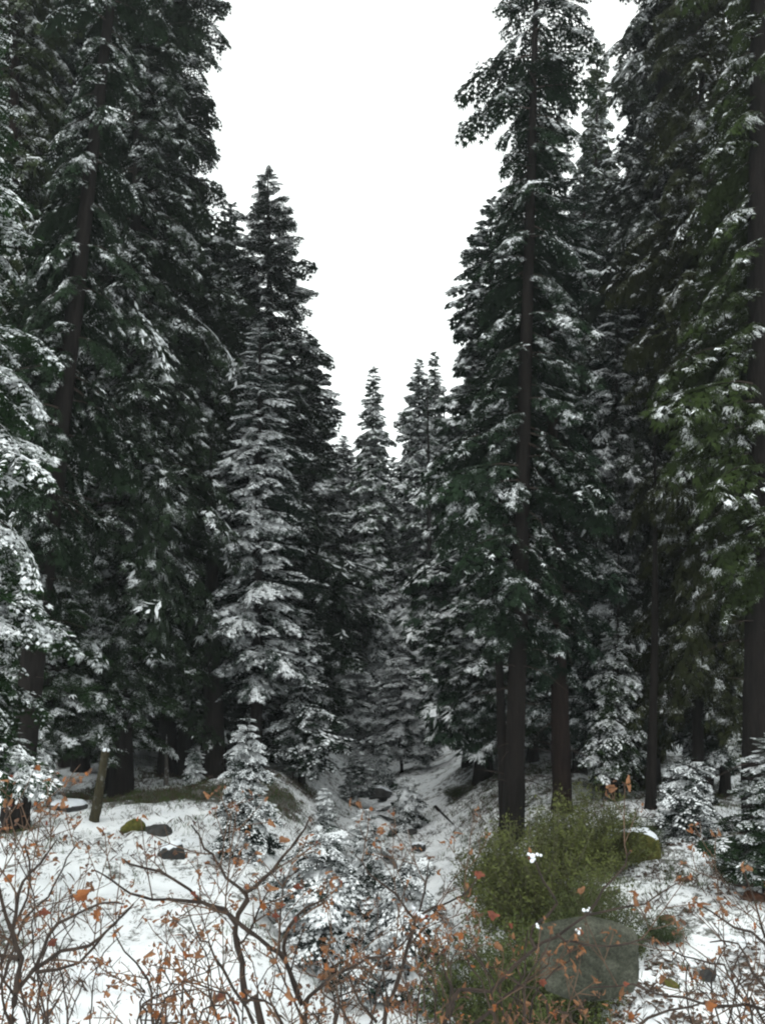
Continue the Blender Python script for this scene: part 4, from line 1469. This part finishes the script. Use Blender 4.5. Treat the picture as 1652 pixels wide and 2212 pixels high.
# arching shrub in front of the boulder
s = Shrub('bare_shrub', 'arching bare shrub reaching over the boulder, snow clumps on its long branch', 2.9, 54)
f = foot(900, 2.9, -1.95); fp = project(f)
s.stem([(fp[0], fp[1])] + R2((310, 1370), (500, 1250), (660, 1100), (780, 1020), (900, 940), (980, 830), (1060, 730), (1090, 670)), 0.010, 0.0025, 0, 0.45)
s.stem(R2((690, 1075), (690, 980), (780, 895), (720, 790), (680, 690)), 0.005, 0.0025, 0, 0.6)
s.stem(R2((780, 1025), (860, 1050), (940, 1065), (1080, 1058), (1180, 1040)), 0.004, 0.002, -.04, 0.5)
s.stem(R2((900, 940), (1000, 912), (1150, 890), (1230, 840), (1290, 800)), 0.004, 0.0015, 0.05, 0.6)
s.stem(R2((430, 1391), (560, 1290), (640, 1180), (660, 1000)), 0.006, 0.002, .1, 0.9)
s.stem(R2((330, 1370), (350, 1240), (300, 1150), (330, 1050)), 0.005, 0.002, .15, 1.0)
for a, b_, q in ((682, 680, .022), (676, 705, .016), (915, 915, .013), (868, 1002, .012), (702, 982, .011)):
    s.snow_blob(P(*R2((a, b_))[0], 2.9), q)
root = s.build(110, 7, f)
for (a, b_, w, sc) in ((495, 930, 1, 1.0), (583, 975, 1, .5), (665, 700, 1, .6), (440, 760, 1, .8), (870, 840, 2, .7), (780, 1130, 2, .5), (710, 1215, 1, .7), (1060, 1225, 1, .5), (520, 1060, 2, .8)):
    s.one_leaf(root, f, P(*R2((a, b_))[0], 2.9), s.rnd, w, sc, True)

# right corner shrub
s = Shrub('bare_shrub', 'pale twiggy shrub filling the lower right corner with tan leaves', 3.0, 55)
f = foot(1720, 3.0, -1.9); fp = project(f)
s.stem([(fp[0], fp[1])] + R2((1700, 1391), (1652, 1335), (1580, 1320), (1440, 1312), (1200, 1260), (1100, 1230), (900, 1240)), 0.009, 0.002, 0, 0.7)
s.stem([(fp[0], fp[1])] + R2((1700, 1300), (1652, 1391), (1560, 1300), (1520, 1230), (1480, 1150), (1300, 1110), (1240, 1060))[1:], 0.008, 0.002, 0.1, 0.9)
s.stem(R2((1720, 1300), (1652, 1060), (1520, 980), (1430, 930), (1360, 880)), 0.006, 0.002, 0, 1.0)
s.stem(R2((1720, 1200), (1640, 1000), (1600, 850), (1560, 740)), 0.005, 0.002, 0.1, 1.1)
s.stem(R2((1720, 1350), (1600, 1180), (1540, 1060), (1420, 1050)), 0.005, 0.002, -0.1, 1.0)
s.stem(R2((1100, 1400), (1250, 1340), (1400, 1300)), 0.005, 0.002, -0.1, 0.7)
root = s.build(110, 5, f)
for (a, b_, w, sc) in ((1405, 1325, 0, .9), (1570, 740, 2, .7), (1450, 865, 2, .5)):
    s.one_leaf(root, f, P(*R2((a, b_))[0], 2.95), s.rnd, w, sc, True)

# low russet shoots along the very bottom
def shoots(name, label, X0, X1, dist, n, ytop, seed, nleaf, big):
    s = Shrub(name, label, dist, seed, 'russet shoots along the bottom')
    nleaf = int(nleaf * 0.9)
    f = foot((X0 + X1) / 2, dist, -1.9)
    for k in range(n):
        X = s.rnd.uniform(X0, X1); yt = ytop + s.rnd.uniform(-30, 120)
        ln = s.rnd.uniform(-110, 110)
        s.stem([(X - ln * .5, 2420), (X - ln * .3 + s.rnd.uniform(-15, 15), 2290), (X + s.rnd.uniform(-22, 22), 0.55 * 2200 + .45 * yt), (X + ln * .4 + s.rnd.uniform(-25, 25), 0.25 * 2200 + .75 * yt), (X + ln * .6 + s.rnd.uniform(-40, 40), yt)],
               0.004, 0.0017, s.rnd.uniform(-.25, .25), 0.9, tl=.2)
    return s.build(nleaf, big, f, 0.95)
shoots('russet_shoots', 'low russet shoots with rusty leaves under the large left shrub', 270, 620, 2.7, 11, 2110, 61, 120, 16)
shoots('russet_shoots', 'dense tan shoots at the bottom between the forked and arching shrubs', 860, 1190, 2.9, 15, 2040, 62, 130, 9)
shoots('russet_shoots', 'thin reddish shoots right of the large shrub stems at the bottom', 650, 860, 3.0, 7, 2100, 63, 70, 4)
shoots('russet_shoots', 'fine brown shoots tangled behind the left edge shrub', 0, 130, 3.3, 9, 1880, 64, 70, 2)
shoots('russet_shoots', 'dry shoots with curled leaves in front of the boulder foot', 1150, 1330, 3.0, 6, 2150, 65, 60, 3)
shoots('russet_shoots', 'wispy tan shoots in the lower right corner', 1480, 1652, 3.2, 9, 2010, 66, 70, 2)
shoots('russet_shoots', 'thin bare shoots over the white snow between the left edge shrub and the large one', 130, 420, 3.5, 5, 1990, 67, 60, 2)
shoots('russet_shoots', 'fine twiggy shoots crossing the snow behind the large shrub stems', 380, 640, 3.8, 6, 1930, 68, 60, 2)
shoots('russet_shoots', 'fine brown shoots behind the forked shrub in the centre', 700, 960, 3.7, 9, 1960, 69, 60, 2)
